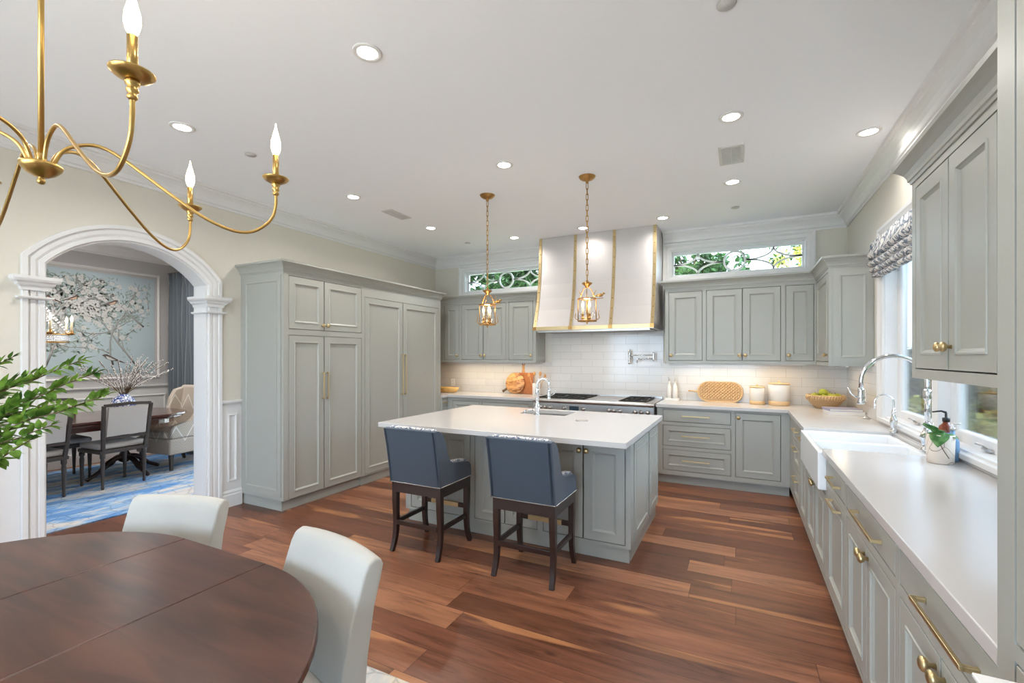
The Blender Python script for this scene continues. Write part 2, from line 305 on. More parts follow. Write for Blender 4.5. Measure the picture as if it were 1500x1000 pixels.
# ================================================================ mesh helpers
class MB:
    def __init__(s): s.v = []; s.f = []; s.sm = []
    def add(s, vs, fs, smooth=False):
        o = len(s.v); s.v += [tuple(v) for v in vs]; s.f += [tuple(i+o for i in f) for f in fs]; s.sm += [smooth]*len(fs); return s
    def box(s, x0, x1, y0, y1, z0, z1):
        v = [(x, y, z) for x in (x0, x1) for y in (y0, y1) for z in (z0, z1)]
        return s.add(v, [(0, 1, 3, 2), (4, 6, 7, 5), (0, 4, 5, 1), (2, 3, 7, 6), (0, 2, 6, 4), (1, 5, 7, 3)])
    def lathe(s, prof, c=(0, 0, 0), n=24, axis='z', smooth=True):
        # prof: (r, h); axis direction
        vs = []; fs = []
        for r, h in prof:
            for k in range(n):
                a = 2*PI*k/n; p = (r*math.cos(a), r*math.sin(a), h)
                if axis == 'y': p = (p[0], h, p[1])
                if axis == 'x': p = (h, p[0], p[1])
                vs.append((p[0]+c[0], p[1]+c[1], p[2]+c[2]))
        for i in range(len(prof)-1):
            for k in range(n):
                a, b = i*n+k, i*n+(k+1) % n; fs.append((a, b, b+n, a+n))
        if prof[0][0] > 1e-5: fs.append(tuple(range(n))[::-1])
        if prof[-1][0] > 1e-5: fs.append(tuple(range((len(prof)-1)*n, len(prof)*n)))
        return s.add(vs, fs, smooth)
    def tube(s, pts, r, n=10, cap=True, smooth=True, closed=False, flat=1.0, up=None):
        pts = [Vector(p) for p in pts]; m = len(pts); rs = r if isinstance(r, (list, tuple)) else [r]*m
        vs = []; fs = []; prev = None
        for i, p in enumerate(pts):
            if closed: t = (pts[(i+1) % m]-pts[i-1])
            else: t = pts[min(i+1, m-1)]-pts[max(i-1, 0)]
            t.normalize()
            if prev is None:
                u = Vector(up) if up else (Vector((0, 0, 1)) if abs(t.z) < .9 else Vector((1, 0, 0)))
                prev = (u-t*u.dot(t)).normalized()
            else: prev = (prev-t*prev.dot(t)).normalized()
            w = t.cross(prev)
            for k in range(n):
                a = 2*PI*k/n+(PI/4 if n == 4 else 0)
                vs.append(p+prev*(math.cos(a)*rs[i]*flat)+w*(math.sin(a)*rs[i]))
        for i in range(m-1 if not closed else m):
            j = (i+1) % m
            for k in range(n): fs.append((i*n+k, i*n+(k+1) % n, j*n+(k+1) % n, j*n+k))
        if cap and not closed: fs += [tuple(range(n))[::-1], tuple(range((m-1)*n, m*n))]
        return s.add(vs, fs, smooth and n > 4)
    def sphere(s, c, r, n=10, m=6, sc=(1, 1, 1)):
        prof = [(r*math.sin(PI*i/m) if 0 < i < m else 0, -r*math.cos(PI*i/m)) for i in range(m+1)]
        o = len(s.v); s.lathe(prof, (0, 0, 0), n)
        for i in range(o, len(s.v)):
            v = s.v[i]; s.v[i] = (v[0]*sc[0]+c[0], v[1]*sc[1]+c[1], v[2]*sc[2]+c[2])
        return s
    def rings(s, x0, x1, z0, z1, rg, smooth=False):
        # nested rectangles in the XZ plane (front faces -y): rg = [(inset, y)...]
        vs = []; fs = []
        for i, y in rg: vs += [(x0+i, y, z0+i), (x1-i, y, z0+i), (x1-i, y, z1-i), (x0+i, y, z1-i)]
        for k in range(len(rg)-1):
            for j in range(4): a = k*4+j; b = k*4+(j+1) % 4; fs.append((a, b, b+4, a+4))
        n = (len(rg)-1)*4; fs.append((n, n+1, n+2, n+3)); fs.append((3, 2, 1, 0))
        return s.add(vs, fs, smooth)
    def prism(s, poly, a0, a1, plane='xz'):
        # polygon in plane, extruded along the other axis from a0 to a1
        n = len(poly)
        def mk(p, a): return {'xz': (p[0], a, p[1]), 'yz': (a, p[0], p[1]), 'xy': (p[0], p[1], a)}[plane]
        vs = [mk(p, a0) for p in poly]+[mk(p, a1) for p in poly]
        fs = [tuple(range(n)), tuple(range(2*n-1, n-1, -1))]+[(i, i+n, (i+1) % n+n, (i+1) % n) for i in range(n)]
        return s.add(vs, fs)
    def grid(s, us, vs_, filled, w0, w1, plane='xy'):
        # manifold slab made of cells of a grid: walls with openings, worktops, face frames
        def mk(u, v, w): return {'xy': (u, v, w), 'xz': (u, w, v), 'yz': (w, u, v)}[plane]
        idx = {}; V = []; F = []
        def vid(i, j, k):
            if (i, j, k) not in idx: idx[(i, j, k)] = len(V); V.append(mk(us[i], vs_[j], (w0, w1)[k]))
            return idx[(i, j, k)]
        nu, nv = len(us)-1, len(vs_)-1
        fl = [[bool(filled((us[i]+us[i+1])/2, (vs_[j]+vs_[j+1])/2)) for j in range(nv)] for i in range(nu)]
        g = lambda i, j: 0 <= i < nu and 0 <= j < nv and fl[i][j]
        for i in range(nu):
            for j in range(nv):
                if not fl[i][j]: continue
                F.append((vid(i, j, 0), vid(i, j+1, 0), vid(i+1, j+1, 0), vid(i+1, j, 0)))
                F.append((vid(i, j, 1), vid(i+1, j, 1), vid(i+1, j+1, 1), vid(i, j+1, 1)))
                if not g(i-1, j): F.append((vid(i, j, 0), vid(i, j, 1), vid(i, j+1, 1), vid(i, j+1, 0)))
                if not g(i+1, j): F.append((vid(i+1, j, 0), vid(i+1, j+1, 0), vid(i+1, j+1, 1), vid(i+1, j, 1)))
                if not g(i, j-1): F.append((vid(i, j, 0), vid(i+1, j, 0), vid(i+1, j, 1), vid(i, j, 1)))
                if not g(i, j+1): F.append((vid(i, j+1, 0), vid(i, j+1, 1), vid(i+1, j+1, 1), vid(i+1, j+1, 0)))
        return s.add(V, F)
    def sweep(s, prof, path, plane='xy', closed=False, side=1, smooth=False):
        # prof (o, w) swept along path in plane; o = offset to the left of travel (side=1)
        def mk(u, v, w): return {'xy': (u, v, w), 'xz': (u, w, v), 'yz': (w, u, v)}[plane]
        n = len(path); P = [Vector(p) for p in path]; V = []; F = []; m = len(prof)
        for i in range(n):
            ds = []
            if i > 0 or closed: ds.append((P[i]-P[i-1]).normalized())
            if i < n-1 or closed: ds.append((P[(i+1) % n]-P[i]).normalized())
            ns = [Vector((-d.y, d.x))*side for d in ds]
            mm = ns[0] if len(ns) == 1 else (ns[0]+ns[1])/max(.2, 1+ns[0].dot(ns[1]))
            for o, w in prof: q = P[i]+mm*o; V.append(mk(q.x, q.y, w))
        for i in range(n if closed else n-1):
            j = (i+1) % n
            for k in range(m): l = (k+1) % m; F.append((i*m+k, i*m+l, j*m+l, j*m+k))
        if not closed: F += [tuple(range(m)), tuple(range((n-1)*m, n*m))[::-1]]
        return s.add(V, F, smooth)
    def xform(s, mtx, start=0):
        for i in range(start, len(s.v)): s.v[i] = tuple(mtx @ Vector(s.v[i]))
        return s
    def build(s, name, material, parent=None, bevel=0, loc=None, rot=None, segs=2, autosmooth=False, subsurf=0, label=None):
        me = bpy.data.meshes.new(name); me.from_pydata(s.v, [], s.f); 
        me.polygons.foreach_set('use_smooth', s.sm); me.update()
        bm = bmesh.new(); bm.from_mesh(me); bmesh.ops.recalc_face_normals(bm, faces=bm.faces); bm.to_mesh(me); bm.free()
        me.materials.append(material if not isinstance(material, str) else M[material])
        o = bpy.data.objects.new(name, me); COL.objects.link(o)
        if parent is not None: o.parent = parent
        if loc: o.location = loc
        if rot: o.rotation_euler = rot
        if bevel:
            b = o.modifiers.new('bevel', 'BEVEL'); b.width = bevel; b.segments = segs; b.limit_method = 'ANGLE'; b.angle_limit = R(40)
            b.harden_normals = False
        if subsurf:
            q = o.modifiers.new('sub', 'SUBSURF'); q.levels = subsurf; q.render_levels = subsurf
        if label: o['label'] = label
        return o
def tag(o, label=None, cat=None, group=None, kind=None):
    if label: o['label'] = label
    if cat: o['category'] = cat
    if group: o['group'] = group
    if kind: o['kind'] = kind
    return o
def thing(name, label, cat, loc=(0, 0, 0), rz=0, group=None, kind=None):
    o = bpy.data.objects.new(name, None); COL.objects.link(o); o.location = loc; o.rotation_euler = (0, 0, rz)
    o.empty_display_size = .1
    return tag(o, label, cat, group, kind)
def copy_tree(o, parent=None):
    c = o.copy(); COL.objects.link(c)
    if parent is not None: c.parent = parent
    for ch in list(o.children): copy_tree(ch, c)
    return c
def dup(o, loc, rz, label, group=None):
    c = copy_tree(o); c.location = loc; c.rotation_euler = (0, 0, rz); c['label'] = label
    if group: c['group'] = group
    return c
def arc(cx, cy, r, a0, a1, n): return [(cx+r*math.cos(R(a0+(a1-a0)*k/n)), cy+r*math.sin(R(a0+(a1-a0)*k/n))) for k in range(n+1)]
def bez(p, n=12):
    P = [Vector(q) for q in p]; out = []
    for i in range(n+1):
        t = i/n; Q = P[:]
        while len(Q) > 1: Q = [Q[k].lerp(Q[k+1], t) for k in range(len(Q)-1)]
        out.append(Q[0])
    return out
def crom(p, n=6):
    P = [Vector(q) for q in p]; P = [P[0]*2-P[1]]+P+[P[-1]*2-P[-2]]; out = []
    for i in range(1, len(P)-2):
        for k in range(n):
            t = k/n; a, b, c, d = P[i-1:i+3]
            out.append(.5*((2*b)+(c-a)*t+(2*a-5*b+4*c-d)*t*t+(3*b-a-3*c+d)*t**3))
    return out+[P[-2]]

# ================================================================ room shell
def struct(o): o['kind'] = 'structure'; return o
struct(MB().box(XL-.2-4.5, XR+.16, YF-.16, YB+.14, -.1, 0).build('floor', 'floor'))
struct(MB().box(XL-.2-4.5, XR+.16, YF-.16, YB+.14, ZC, ZC+.1).build('ceiling', 'ceil'))
WT = .14
# back wall with two transom openings
OP = [(-.80, .665, 2.455, 2.80), (-3.90, -2.50, 2.455, 2.80)]
hole = lambda u, v: not any(a < u < b and c < v < d for a, b, c, d in OP)
struct(MB().grid([XL-.2, -3.90, -2.50, -.80, .665, XR+WT], [0, 2.455, 2.80, ZC], hole, YB, YB+WT, 'xz').build('wall_back', 'wall'))
WY0, WY1, WZ0, WZ1 = 2.66, 4.66, .965, 2.40
struct(MB().grid([YF-WT, WY0, WY1, YB], [0, WZ0, WZ1, ZC], lambda u, v: not (WY0 < u < WY1 and WZ0 < v < WZ1), XR, XR+WT, 'yz').build('wall_right', 'wall'))
struct(MB().grid([XL-.2, -3.9, .5, XR], [0, .25, 2.5, ZC], lambda u, v: not (-3.9 < u < .5 and .25 < v < 2.5), YF-WT, YF, 'xz').build('wall_front', 'wall'))
AY0, AY1, AZ, AR = 1.421, 2.542, 2.13, .716
ACY, ACZ = (AY0+AY1)/2, 2.40-.716
aa = math.degrees(math.asin((AY1-AY0)/2/AR))
ARC = [(ACY-AR*math.cos(R(t)), ACZ+AR*math.sin(R(t))) for t in [90-aa+2*aa*k/28 for k in range(29)]]
ARC[0] = (AY0, ARC[0][1]); ARC[-1] = (AY1, ARC[-1][1])
b = MB().box(XL-.2, XL, YF, AY0, 0, ZC).box(XL-.2, XL, AY1, YB, 0, ZC)
for p, q in zip(ARC, ARC[1:]): b.prism([p, q, (q[0], ZC), (p[0], ZC)], XL-.2, XL, 'yz')
struct(b.build('wall_left', 'wall'))
# arched opening: casing, jamb lining, capitals
AP = [(AY0, 0)]+ARC+[(AY1, 0)]
x0 = XL
cp = [(0, x0), (0, x0+.016), (.004, x0+.022), (.03, x0+.022), (.034, x0+.012), (.04, x0+.016), (.05, x0+.022), (.075, x0+.022), (.079, x0+.013), (.086, x0+.02), (.09, x0+.03), (.118, x0+.03), (.12, x0)]
t = struct(MB().sweep(cp, AP, 'yz').build('trim_1', 'trim'))
struct(MB().sweep([(0, XL-.2), (0, XL), (-.012, XL), (-.012, XL-.2)], AP, 'yz').build('trim_2', 'trim'))
capp = [(0, 1.925), (.008, 1.925), (.014, 1.95), (.03, 1.962), (.034, 1.975), (.05, 1.985), (.058, 2.0), (.058, 2.02), (0, 2.02)]
cap2 = [(0, 1.862), (.02, 1.865), (.026, 1.872), (.026, 1.882), (0, 1.884)]
b = MB()
for pr in (capp, cap2):
    b.sweep(pr, [(XL-.2, AY1-.012), (XL+.03, AY1-.012), (XL+.03, AY1+.12), (XL, AY1+.12)], 'xy', side=-1)
    b.sweep(pr, [(XL-.2, AY0+.012), (XL+.03, AY0+.012), (XL+.03, AY0-.12), (XL, AY0-.12)], 'xy', side=1)
struct(b.build('trim_3', 'trim'))
# room crown, broken by the hood
CR = [(0, ZC-.157), (.012, ZC-.157), (.014, ZC-.138), (.026, ZC-.13), (.03, ZC-.118), (.034, ZC-.10), (.05, ZC-.072), (.074, ZC-.05), (.086, ZC-.042), (.088, ZC-.03), (.108, ZC-.022), (.112, ZC), (0, ZC)]
struct(MB().sweep(CR, [(XR, YF), (XR, YB), (-.885, YB)], 'xy').build('trim_4', 'trim'))
struct(MB().sweep(CR, [(-2.41, YB), (XL, YB), (XL, YF), (XR, YF)], 'xy').build('trim_5', 'trim'))
# wainscot, chair rail, baseboard on the left wall
BB = [(0, 0), (.022, 0), (.022, .115), (.016, .125), (.018, .14), (.010, .158), (0, .162)]
RAIL = [(0, .99), (.01, .992), (.016, 1.004), (.030, 1.012), (.034, 1.024), (.034, 1.034), (0, 1.036)]
FR = [(0, 0), (.008, .001), (.012, .012), (.022, .014), (.028, .006), (.034, .005), (.036, 0)]
def wains(y0, y1, x, sgn, name_i, panels):
    struct(MB().sweep(BB, [(x, y0), (x, y1)], 'xy', side=-sgn).build('baseboard_left', 'trim'))
    b = MB().sweep(RAIL, [(x, y0), (x, y1)], 'xy', side=-sgn)
    b.box(min(x, x+.006*sgn), max(x, x+.006*sgn), y0, y1, .15, .995)
    for a, c in panels:
        b.sweep([(o, x+.005*sgn+w*sgn) for o, w in FR], [(a, .235), (a, .91), (c, .91), (c, .235)], 'yz', closed=True, side=-1)
    struct(b.build('trim_%d' % name_i, 'trim'))
wains(2.664, 2.86, XL, 1, 6, [(2.715, 2.825)])
wains(YF, 1.30, XL, 1, 7, [(-2.6, -1.75), (-1.6, -.75), (-.6, .2), (.33, 1.19)])
# low panelled end with moulded cap in front of the tall cabinet
b = MB().box(.400, .424, .25, 1.00, .0, .88)
b.sweep([(0, .875), (.012, .878), (.016, .89), (.028, .897), (.032, .908), (.044, .913), (.048, .92), (.048, .926), (0, .928)], [(.424, .25), (.400, .25), (.400, 1.00), (.424, 1.00)], 'xy', side=1)
struct(b.build('trim_8', 'trim', bevel=.002))

# dining room beyond the arch
DX, DY = -7.95, 4.05
struct(MB().box(DX-.1, DX, -1.2, DY+.1, 0, ZC).build('wall_dining_far', 'wall2'))
struct(MB().grid([DX, -7.3, -5.6, XL-.2], [0, .3, 2.55, ZC], lambda u, v: not (-7.3 < u < -5.6 and .3 < v < 2.55), DY, DY+.1, 'xz').build('wall_dining_side', 'wall2'))
struct(MB().box(DX, XL-.2, -1.3, -1.2, 0, ZC).build('wall_dining_near', 'wall2'))
struct(MB().sweep(CR, [(XL-.2, DY), (DX, DY), (DX, -1.2)], 'xy').build('trim_9', 'trim'))
struct(MB().sweep(BB, [(XL-.2, DY), (DX, DY), (DX, -1.2)], 'xy').build('baseboard_dining', 'trim'))
b = MB().sweep(RAIL, [(-7.9, DY), (DX, DY), (DX, -1.2)], 'xy')
b.box(DX, DX+.006, -1.2, DY, .15, .995)
for a in (-1.0, -.1, .8, 1.7, 2.6, 3.42): b.sweep([(o, DX+.006+w) for o, w in FR], [(a, .235), (a, .90), (a+(.78 if a < 3 else .5), .90), (a+(.78 if a < 3 else .5), .235)], 'yz', closed=True, side=-1)
struct(b.build('trim_10', 'trim'))
b = MB()
for o, w in (((0, .006),)): pass
b.sweep([(o, DX+w*1.4) for o, w in FR], [(.4, 1.17), (.4, 2.66), (3.80, 2.66), (3.80, 1.17)], 'yz', closed=True, side=1)
struct(b.build('trim_11', 'trim'))

# ---------------------------------------------------------------- windows (local: front face y=0 facing -y, opening 0..w)
def window(n, loc, rz, w, z0, z1, cw, dep, sashes, pattern=False, sill=False, cas_mat='trim', sw=.03):
    t = thing('window_%d' % n, 'window', 'window', loc, rz); del t['label']; del t['category']; t['kind'] = 'structure'
    rect = [(0, z0), (0, z1), (w, z1), (w, z0)]
    pr = [(0, 0), (0, -.014), (.006, -.018), (cw*.45, -.018), (cw*.5, -.012), (cw*.7, -.022), (cw*.8, -.028), (cw, -.03), (cw, 0)]
    if sill:
        MB().sweep(pr, rect, 'xz').build('casing', 'trim', t)
        MB().box(-cw, w+cw, -.03, dep+.02, z0-.03, z0).build('window_sill', 'trim', t, bevel=.004)
    else: MB().sweep(pr, rect, 'xz', closed=True).build('casing', 'trim', t)
    MB().sweep([(0, 0), (0, dep), (-.012, dep), (-.012, 0)], rect, 'xz', closed=True).build('jamb', 'trim', t)
    for a, c in sashes:
        r2 = [(a, z0+.012), (a, z1-.012), (c, z1-.012), (c, z0+.012)]
        s = MB().sweep([(0, dep-.06), (-sw, dep-.055), (-sw-.006, dep-.045), (-sw-.006, dep-.015), (0, dep-.01)], r2, 'xz', closed=True).build('sash', 'trim', t)
        MB().box(a+sw, c-sw, dep-.034, dep-.028, z0+.012+sw, z1-.012-sw).build('pane', 'glass', s)
    return t
def transom_pattern(t, a, c, z0, z1, y):
    h = z1-z0; r = h/2; cx = (a+c)/2; zm = (z0+z1)/2; b = MB()
    b.tube([(cx+(r-.012)*math.cos(2*PI*k/40), y, zm+(r-.012)*math.sin(2*PI*k/40)) for k in range(40)], .016, 4, closed=True, up=(0, 1, 0))
    half = (c-a)/2-r; q = half/2
    for s in (-1, 1):
        for e in (-1, 1):
            for st, d in ((cx+s*r, s), (cx+s*(r+half), -s)):
                pts = [(st+d*q*math.sin(R(90)*k/10), y, zm+e*(r)*(1-math.cos(R(90)*k/10))) for k in range(11)]
                b.tube(pts, .014, 4, up=(0, 1, 0))
    b.build('muntins', 'trim', t)
W1 = window(1, (-.80, YB, 0), 0, 1.465, 2.455, 2.80, .085, .14, [(.0, 1.465)], sw=.03)
transom_pattern(W1, .03, 1.435, 2.50, 2.755, .10)
W2 = window(2, (-3.90, YB, 0), 0, 1.40, 2.455, 2.80, .085, .14, [(.0, 1.40)], sw=.03)
transom_pattern(W2, .03, 1.37, 2.50, 2.755, .10)
W3 = window(3, (XR, WY1, 0), R(-90), 2.0, WZ0, WZ1, .11, .14, [(.012, .95), (1.05, 1.988)], sill=True, sw=.055)
MB().box(.95, 1.05, .02, .14, WZ0, WZ1).build('mullion', 'trim', W3)
for x in (.48, 1.52):
    l = MB().box(x-.05, x+.05, .065, .08, WZ0+.02, WZ0+.032).tube([(x, .07, WZ0+.03), (x+.02, .045, WZ0+.05), (x-.01, .03, WZ0+.055)], .006, 6)
    l.build('window_latch', 'steel', W3, bevel=.002)
W4 = window(4, (.5, YF, 0), R(180), 4.4, .25, 2.50, .10, .14, [(0, 1.1), (1.1, 2.2), (2.2, 3.3), (3.3, 4.4)], sw=.05)
W5 = window(5, (-7.3, DY, 0), 0, 1.7, .3, 2.55, .09, .10, [(0, .85), (.85, 1.7)], sw=.05)

# tiled backsplash (thin tile layer on the walls)
b = MB().box(XL, -2.41, YB-.008, YB, .914, 1.378).box(-2.41, -.885, YB-.008, YB, .88, 1.84).box(-.885, XR, YB-.008, YB, .914, 1.378)
tag(b.build('tile_backsplash', 'tile'), 'glossy white subway tile backsplash along the back wall behind the range', 'backsplash')
tag(MB().box(XR-.008, XR, 4.775, YB-.0085, .914, 1.378).build('tile_backsplash', 'tile'), 'short stretch of white subway tile on the right wall beside the sink window', 'backsplash')

# ================================================================ cabinets (local: face frame front y=0 facing -y)
def knob(b, x, z, y=0):
    b.lathe([(.008, y), (.006, y-.012), (.016, y-.018), (.020, y-.025), (.0185, y-.031), (.010, y-.036), (0, y-.037)], (x, 0, z), 14, 'y')
def pull(b, x, z, ln, vert=False, y=0, t=.006):
    h = ln/2
    for e in (-1, 1):
        if vert: b.box(x-t, x+t, y-.03, y, z+e*(h-.006)-.006, z+e*(h-.006)+.006)
        else: b.box(x+e*(h-.006)-.006, x+e*(h-.006)+.006, y-.03, y, z-t, z+t)
    if vert: b.box(x-t, x+t, y-.036, y-.026, z-h, z+h)
    else: b.box(x-h, x+h, y-.036, y-.026, z-t, z+t)
G = .0052
def front(parent, kind, x0, x1, z0, z1, hw=None, st=.058, y=0):
    x0 += G; x1 -= G; z0 += G; z1 -= G
    if kind == 'slab': rg = [(0, y+.02), (0, y+.001), (.0015, y)]
    else: rg = [(0, y+.02), (0, y+.001), (.0012, y), (st, y), (st+.002, y-.004), (st+.008, y-.004), (st+.012, y+.002), (st+.022, y+.009)]
    d = MB().rings(x0, x1, z0, z1, rg).build('drawer' if kind in ('slab', 'drawer') else 'door', 'cab', parent)
    if hw:
        b = MB()
        if hw[0] == 'knob': knob(b, hw[1], hw[2], y); b.build('knob', 'brass', d)
        else: pull(b, hw[1], hw[2], hw[3], len(hw) > 4, y); b.build('pull_handle', 'brass', d, bevel=.0015)
    return d
def cabinet(name, label, loc, rz, w, d, z0, z1, fronts, toe=False, group=None, cat='cabinet', ends=(), toe_y=.053, toe_side=(0, 0)):
    t = thing(name, label, cat, loc, rz, group)
    b0 = .105 if toe else z0
    us = sorted({0, w}|{f[1] for f in fronts}|{f[2] for f in fronts}); vs = sorted({b0, z1}|{f[3] for f in fronts}|{f[4] for f in fronts})
    MB().grid(us, vs, lambda u, v: not any(f[1] < u < f[2] and f[3] < v < f[4] for f in fronts), 0, .022, 'xz').build('face_frame', 'cab', t)
    MB().box(0, w, .07, d, b0, z1).box(0, .012, .0225, .0695, b0, z1).box(w-.012, w, .0225, .0695, b0, z1).box(.0125, w-.0125, .0225, .0695, b0, b0+.012).box(.0125, w-.0125, .0225, .0695, z1-.012, z1).build('carcass', 'cab', t)
    if toe: MB().box(toe_side[0], w-toe_side[1], toe_y, d, 0, b0-.0005).build('plinth', 'cab', t)
    for f in fronts: front(t, f[0], f[1], f[2], f[3], f[4], f[5] if len(f) > 5 else None, *( [f[6]] if len(f) > 6 else []))
    for side, a, c, e, g2 in ends:
        # framed end panel on the side (x=0 or x=w)
        b = MB().rings(a, c, e, g2, [(0, .0), (0, -.006), (.052, -.006), (.054, -.010), (.060, -.010), (.066, -.004), (.074, -.0015)])
        mx = Matrix.Translation((0, 0, 0))@Matrix.Rotation(R(-90), 4, 'Z') if side == 0 else Matrix.Translation((w, 0, 0))@Matrix.Rotation(R(90), 4, 'Z')
        # side 0 faces -x: local (x,y)->(y,-x): panel runs along +y
        if side == 0: b.v = [(v[1], v[0], v[2]) for v in b.v]
        else: b.v = [(w-v[1], v[0], v[2]) for v in b.v]
        b.build('end_panel', 'cab', t)
    return t
ZU0, ZU1, ZD0, ZD1, ZCR = 1.375, 2.27, 1.411, 2.232, 2.262
CC = [(0, ZCR), (.006, ZCR), (.009, ZCR+.012), (.014, ZCR+.016), (.016, ZCR+.03), (.026, ZCR+.05), (.042, ZCR+.068), (.05, ZCR+.075), (.06, ZCR+.082), (.062, ZCR+.10), (0, ZCR+.10)]
# pantry and panelled refrigerator
PF = -3.823
cabinet('pantry_cabinet', 'tall grey-green pantry cabinet nearest the arched doorway with two upper doors', (PF, 2.86, 0), R(90), 1.005, -PF+XL and (PF-XL), 0, ZU1, [
    ('door', .055, .47, 1.722, ZD1, ('knob', .44, 1.776)), ('door', .47, .985, 1.722, ZD1, ('knob', .50, 1.776)),
    ('door', .055, .47, .105+.0, 1.668, ('pull', .442, 1.165, .27, 1)), ('door', .47, .985, .105, 1.668, ('pull', .498, 1.165, .27, 1))], toe=True, toe_y=.05, toe_side=(.02, 0), ends=[(0, .03, PF-XL-.03, .14, 2.235)])
cabinet('panelled_refrigerator', 'tall grey-green panelled refrigerator with two long doors and long brass pulls', (PF, 3.866, 0), R(90), 1.495, PF-XL, 0, ZU1, [
    ('door', .025, .685, .115, 2.14, ('pull', .655, 1.235, .50, 1)), ('door', .685, 1.44, .115, 2.14, ('pull', .715, 1.235, .50, 1))], toe=True, cat='refrigerator', toe_y=.03)
tag(MB().sweep(CC, [(XL, 2.86), (PF, 2.86), (PF, 5.361), (XL, 5.361)], 'xy', side=-1).build('crown_moulding', 'cab'), 'grey-green crown moulding on top of the tall pantry wall', 'moulding')
MB_ = None
# uppers, back wall left
YU = 5.77; DU = YB-YU
cabinet('wall_cabinet', 'narrow grey-green wall cabinet on the side wall right beside the panelled refrigerator', (-4.125, 5.363, 0), R(90), YU-5.363, .33, ZU0, ZU1, [('door', .03, .38, ZD0, ZD1, ('knob', .35, 1.476))])
cabinet('wall_cabinet', 'narrow single-door wall cabinet in the back corner left of the double-door one', (-4.125, YU, 0), 0, .37, DU, ZU0, ZU1, [('door', .085, .35, ZD0, ZD1, ('knob', .32, 1.476))])
cabinet('wall_cabinet', 'double-door grey-green wall cabinet left of the range hood, behind the left lantern', (-3.755, YU, 0), 0, .79, DU, ZU0, ZU1, [('door', .02, .395, ZD0, ZD1, ('knob', .365, 1.476)), ('door', .395, .77, ZD0, ZD1, ('knob', .425, 1.476))])
cabinet('wall_cabinet', 'single-door grey-green wall cabinet touching the left side of the range hood', (-2.965, YU, 0), 0, .444, DU, ZU0, ZU1, [('door', .02, .40, ZD0, ZD1, ('knob', .372, 1.476))], ends=[(1, .02, DU-.02, 1.40, 2.24)])
tag(MB().sweep(CC, [(-2.521, YB), (-2.521, YU), (-4.125, YU), (-4.125, 5.43)], 'xy').build('crown_moulding', 'cab'), 'grey-green crown moulding over the wall cabinets left of the range hood', 'moulding')
# uppers, back wall right
cabinet('wall_cabinet', 'single-door grey-green wall cabinet just right of the range hood', (-.816, YU, 0), 0, .437, DU, ZU0, ZU1, [('door', .04, .417, ZD0, ZD1, ('knob', .07, 1.476))])
cabinet('wall_cabinet', 'double-door grey-green wall cabinet under the right transom window', (-.379, YU, 0), 0, .793, DU, ZU0, ZU1, [('door', .02, .396, ZD0, ZD1, ('knob', .366, 1.476)), ('door', .396, .772, ZD0, ZD1, ('knob', .426, 1.476))])
cabinet('wall_cabinet', 'narrow wall cabinet at the right end of the back wall above the fruit bowl', (.414, YU, 0), 0, .299, DU, ZU0, ZU1, [('door', .021, .283, ZD0, ZD1, ('knob', .052, 1.476))])
cabinet('wall_cabinet', 'wall cabinet in the right corner whose panelled end faces the room beside the window', (.713, YB-.001, 0), R(-90), YB-4.98, XR-.713, ZU0, ZU1, [('door', .37, 1.08, ZD0, ZD1, ('knob', 1.04, 1.476))], ends=[(1, .03, XR-.713-.005, 1.40, 2.245)])
tag(MB().sweep(CC, [(-.816, YB), (-.816, YU), (.713, YU), (.713, 4.98), (XR, 4.98)], 'xy', side=-1).build('crown_moulding', 'cab'), 'grey-green crown moulding over the wall cabinets right of the range hood', 'moulding')
# near upper on the right wall
cabinet('wall_cabinet', 'large double-door wall cabinet hanging over the near right worktop', (.713, 2.733, 0), R(-90), 1.55, XR-.713, ZU0-.01, ZU1, [
    ('door', .046, .414, ZD0-.005, ZD1, ('knob', .385, 1.50)), ('door', .414, .79, ZD0-.005, ZD1, ('knob', .443, 1.50)), ('door', .83, 1.50, ZD0-.005, ZD1)])
tag(MB().sweep(CC, [(XR, 2.733), (.713, 2.733), (.713, 1.183)], 'xy', side=-1).build('crown_moulding', 'cab'), 'grey-green crown moulding over the near right wall cabinet', 'moulding')
cabinet('tall_cabinet', 'tall grey cabinet cut off at the right edge of the view', (.43, 1.172, 0), R(-90), .95, XR-.43, 0, 2.62, [('door', .06, .90, .96, 2.55), ('door', .06, .90, .12, .93)], toe=True)
# base cabinets, right of the range
YBF = 5.51
cabinet('base_cabinet', 'three-drawer base cabinet with long brass pulls right of the range', (-.872, YBF, 0), 0, .80, YB-YBF, 0, .875, [
    ('slab', .065, .78, .712, .852, ('pull', .42, .785, .29)), ('drawer', .065, .78, .435, .675, ('pull', .42, .558, .29), .05), ('drawer', .065, .78, .155, .398, ('pull', .42, .28, .29), .05)], toe=True)
cabinet('base_cabinet', 'single-door base cabinet under the canisters with a knob at its upper left', (-.071, YBF, 0), 0, .5255, YB-YBF, 0, .875, [('door', .018, .447, .155, .852, ('knob', .05, .80))], toe=True)
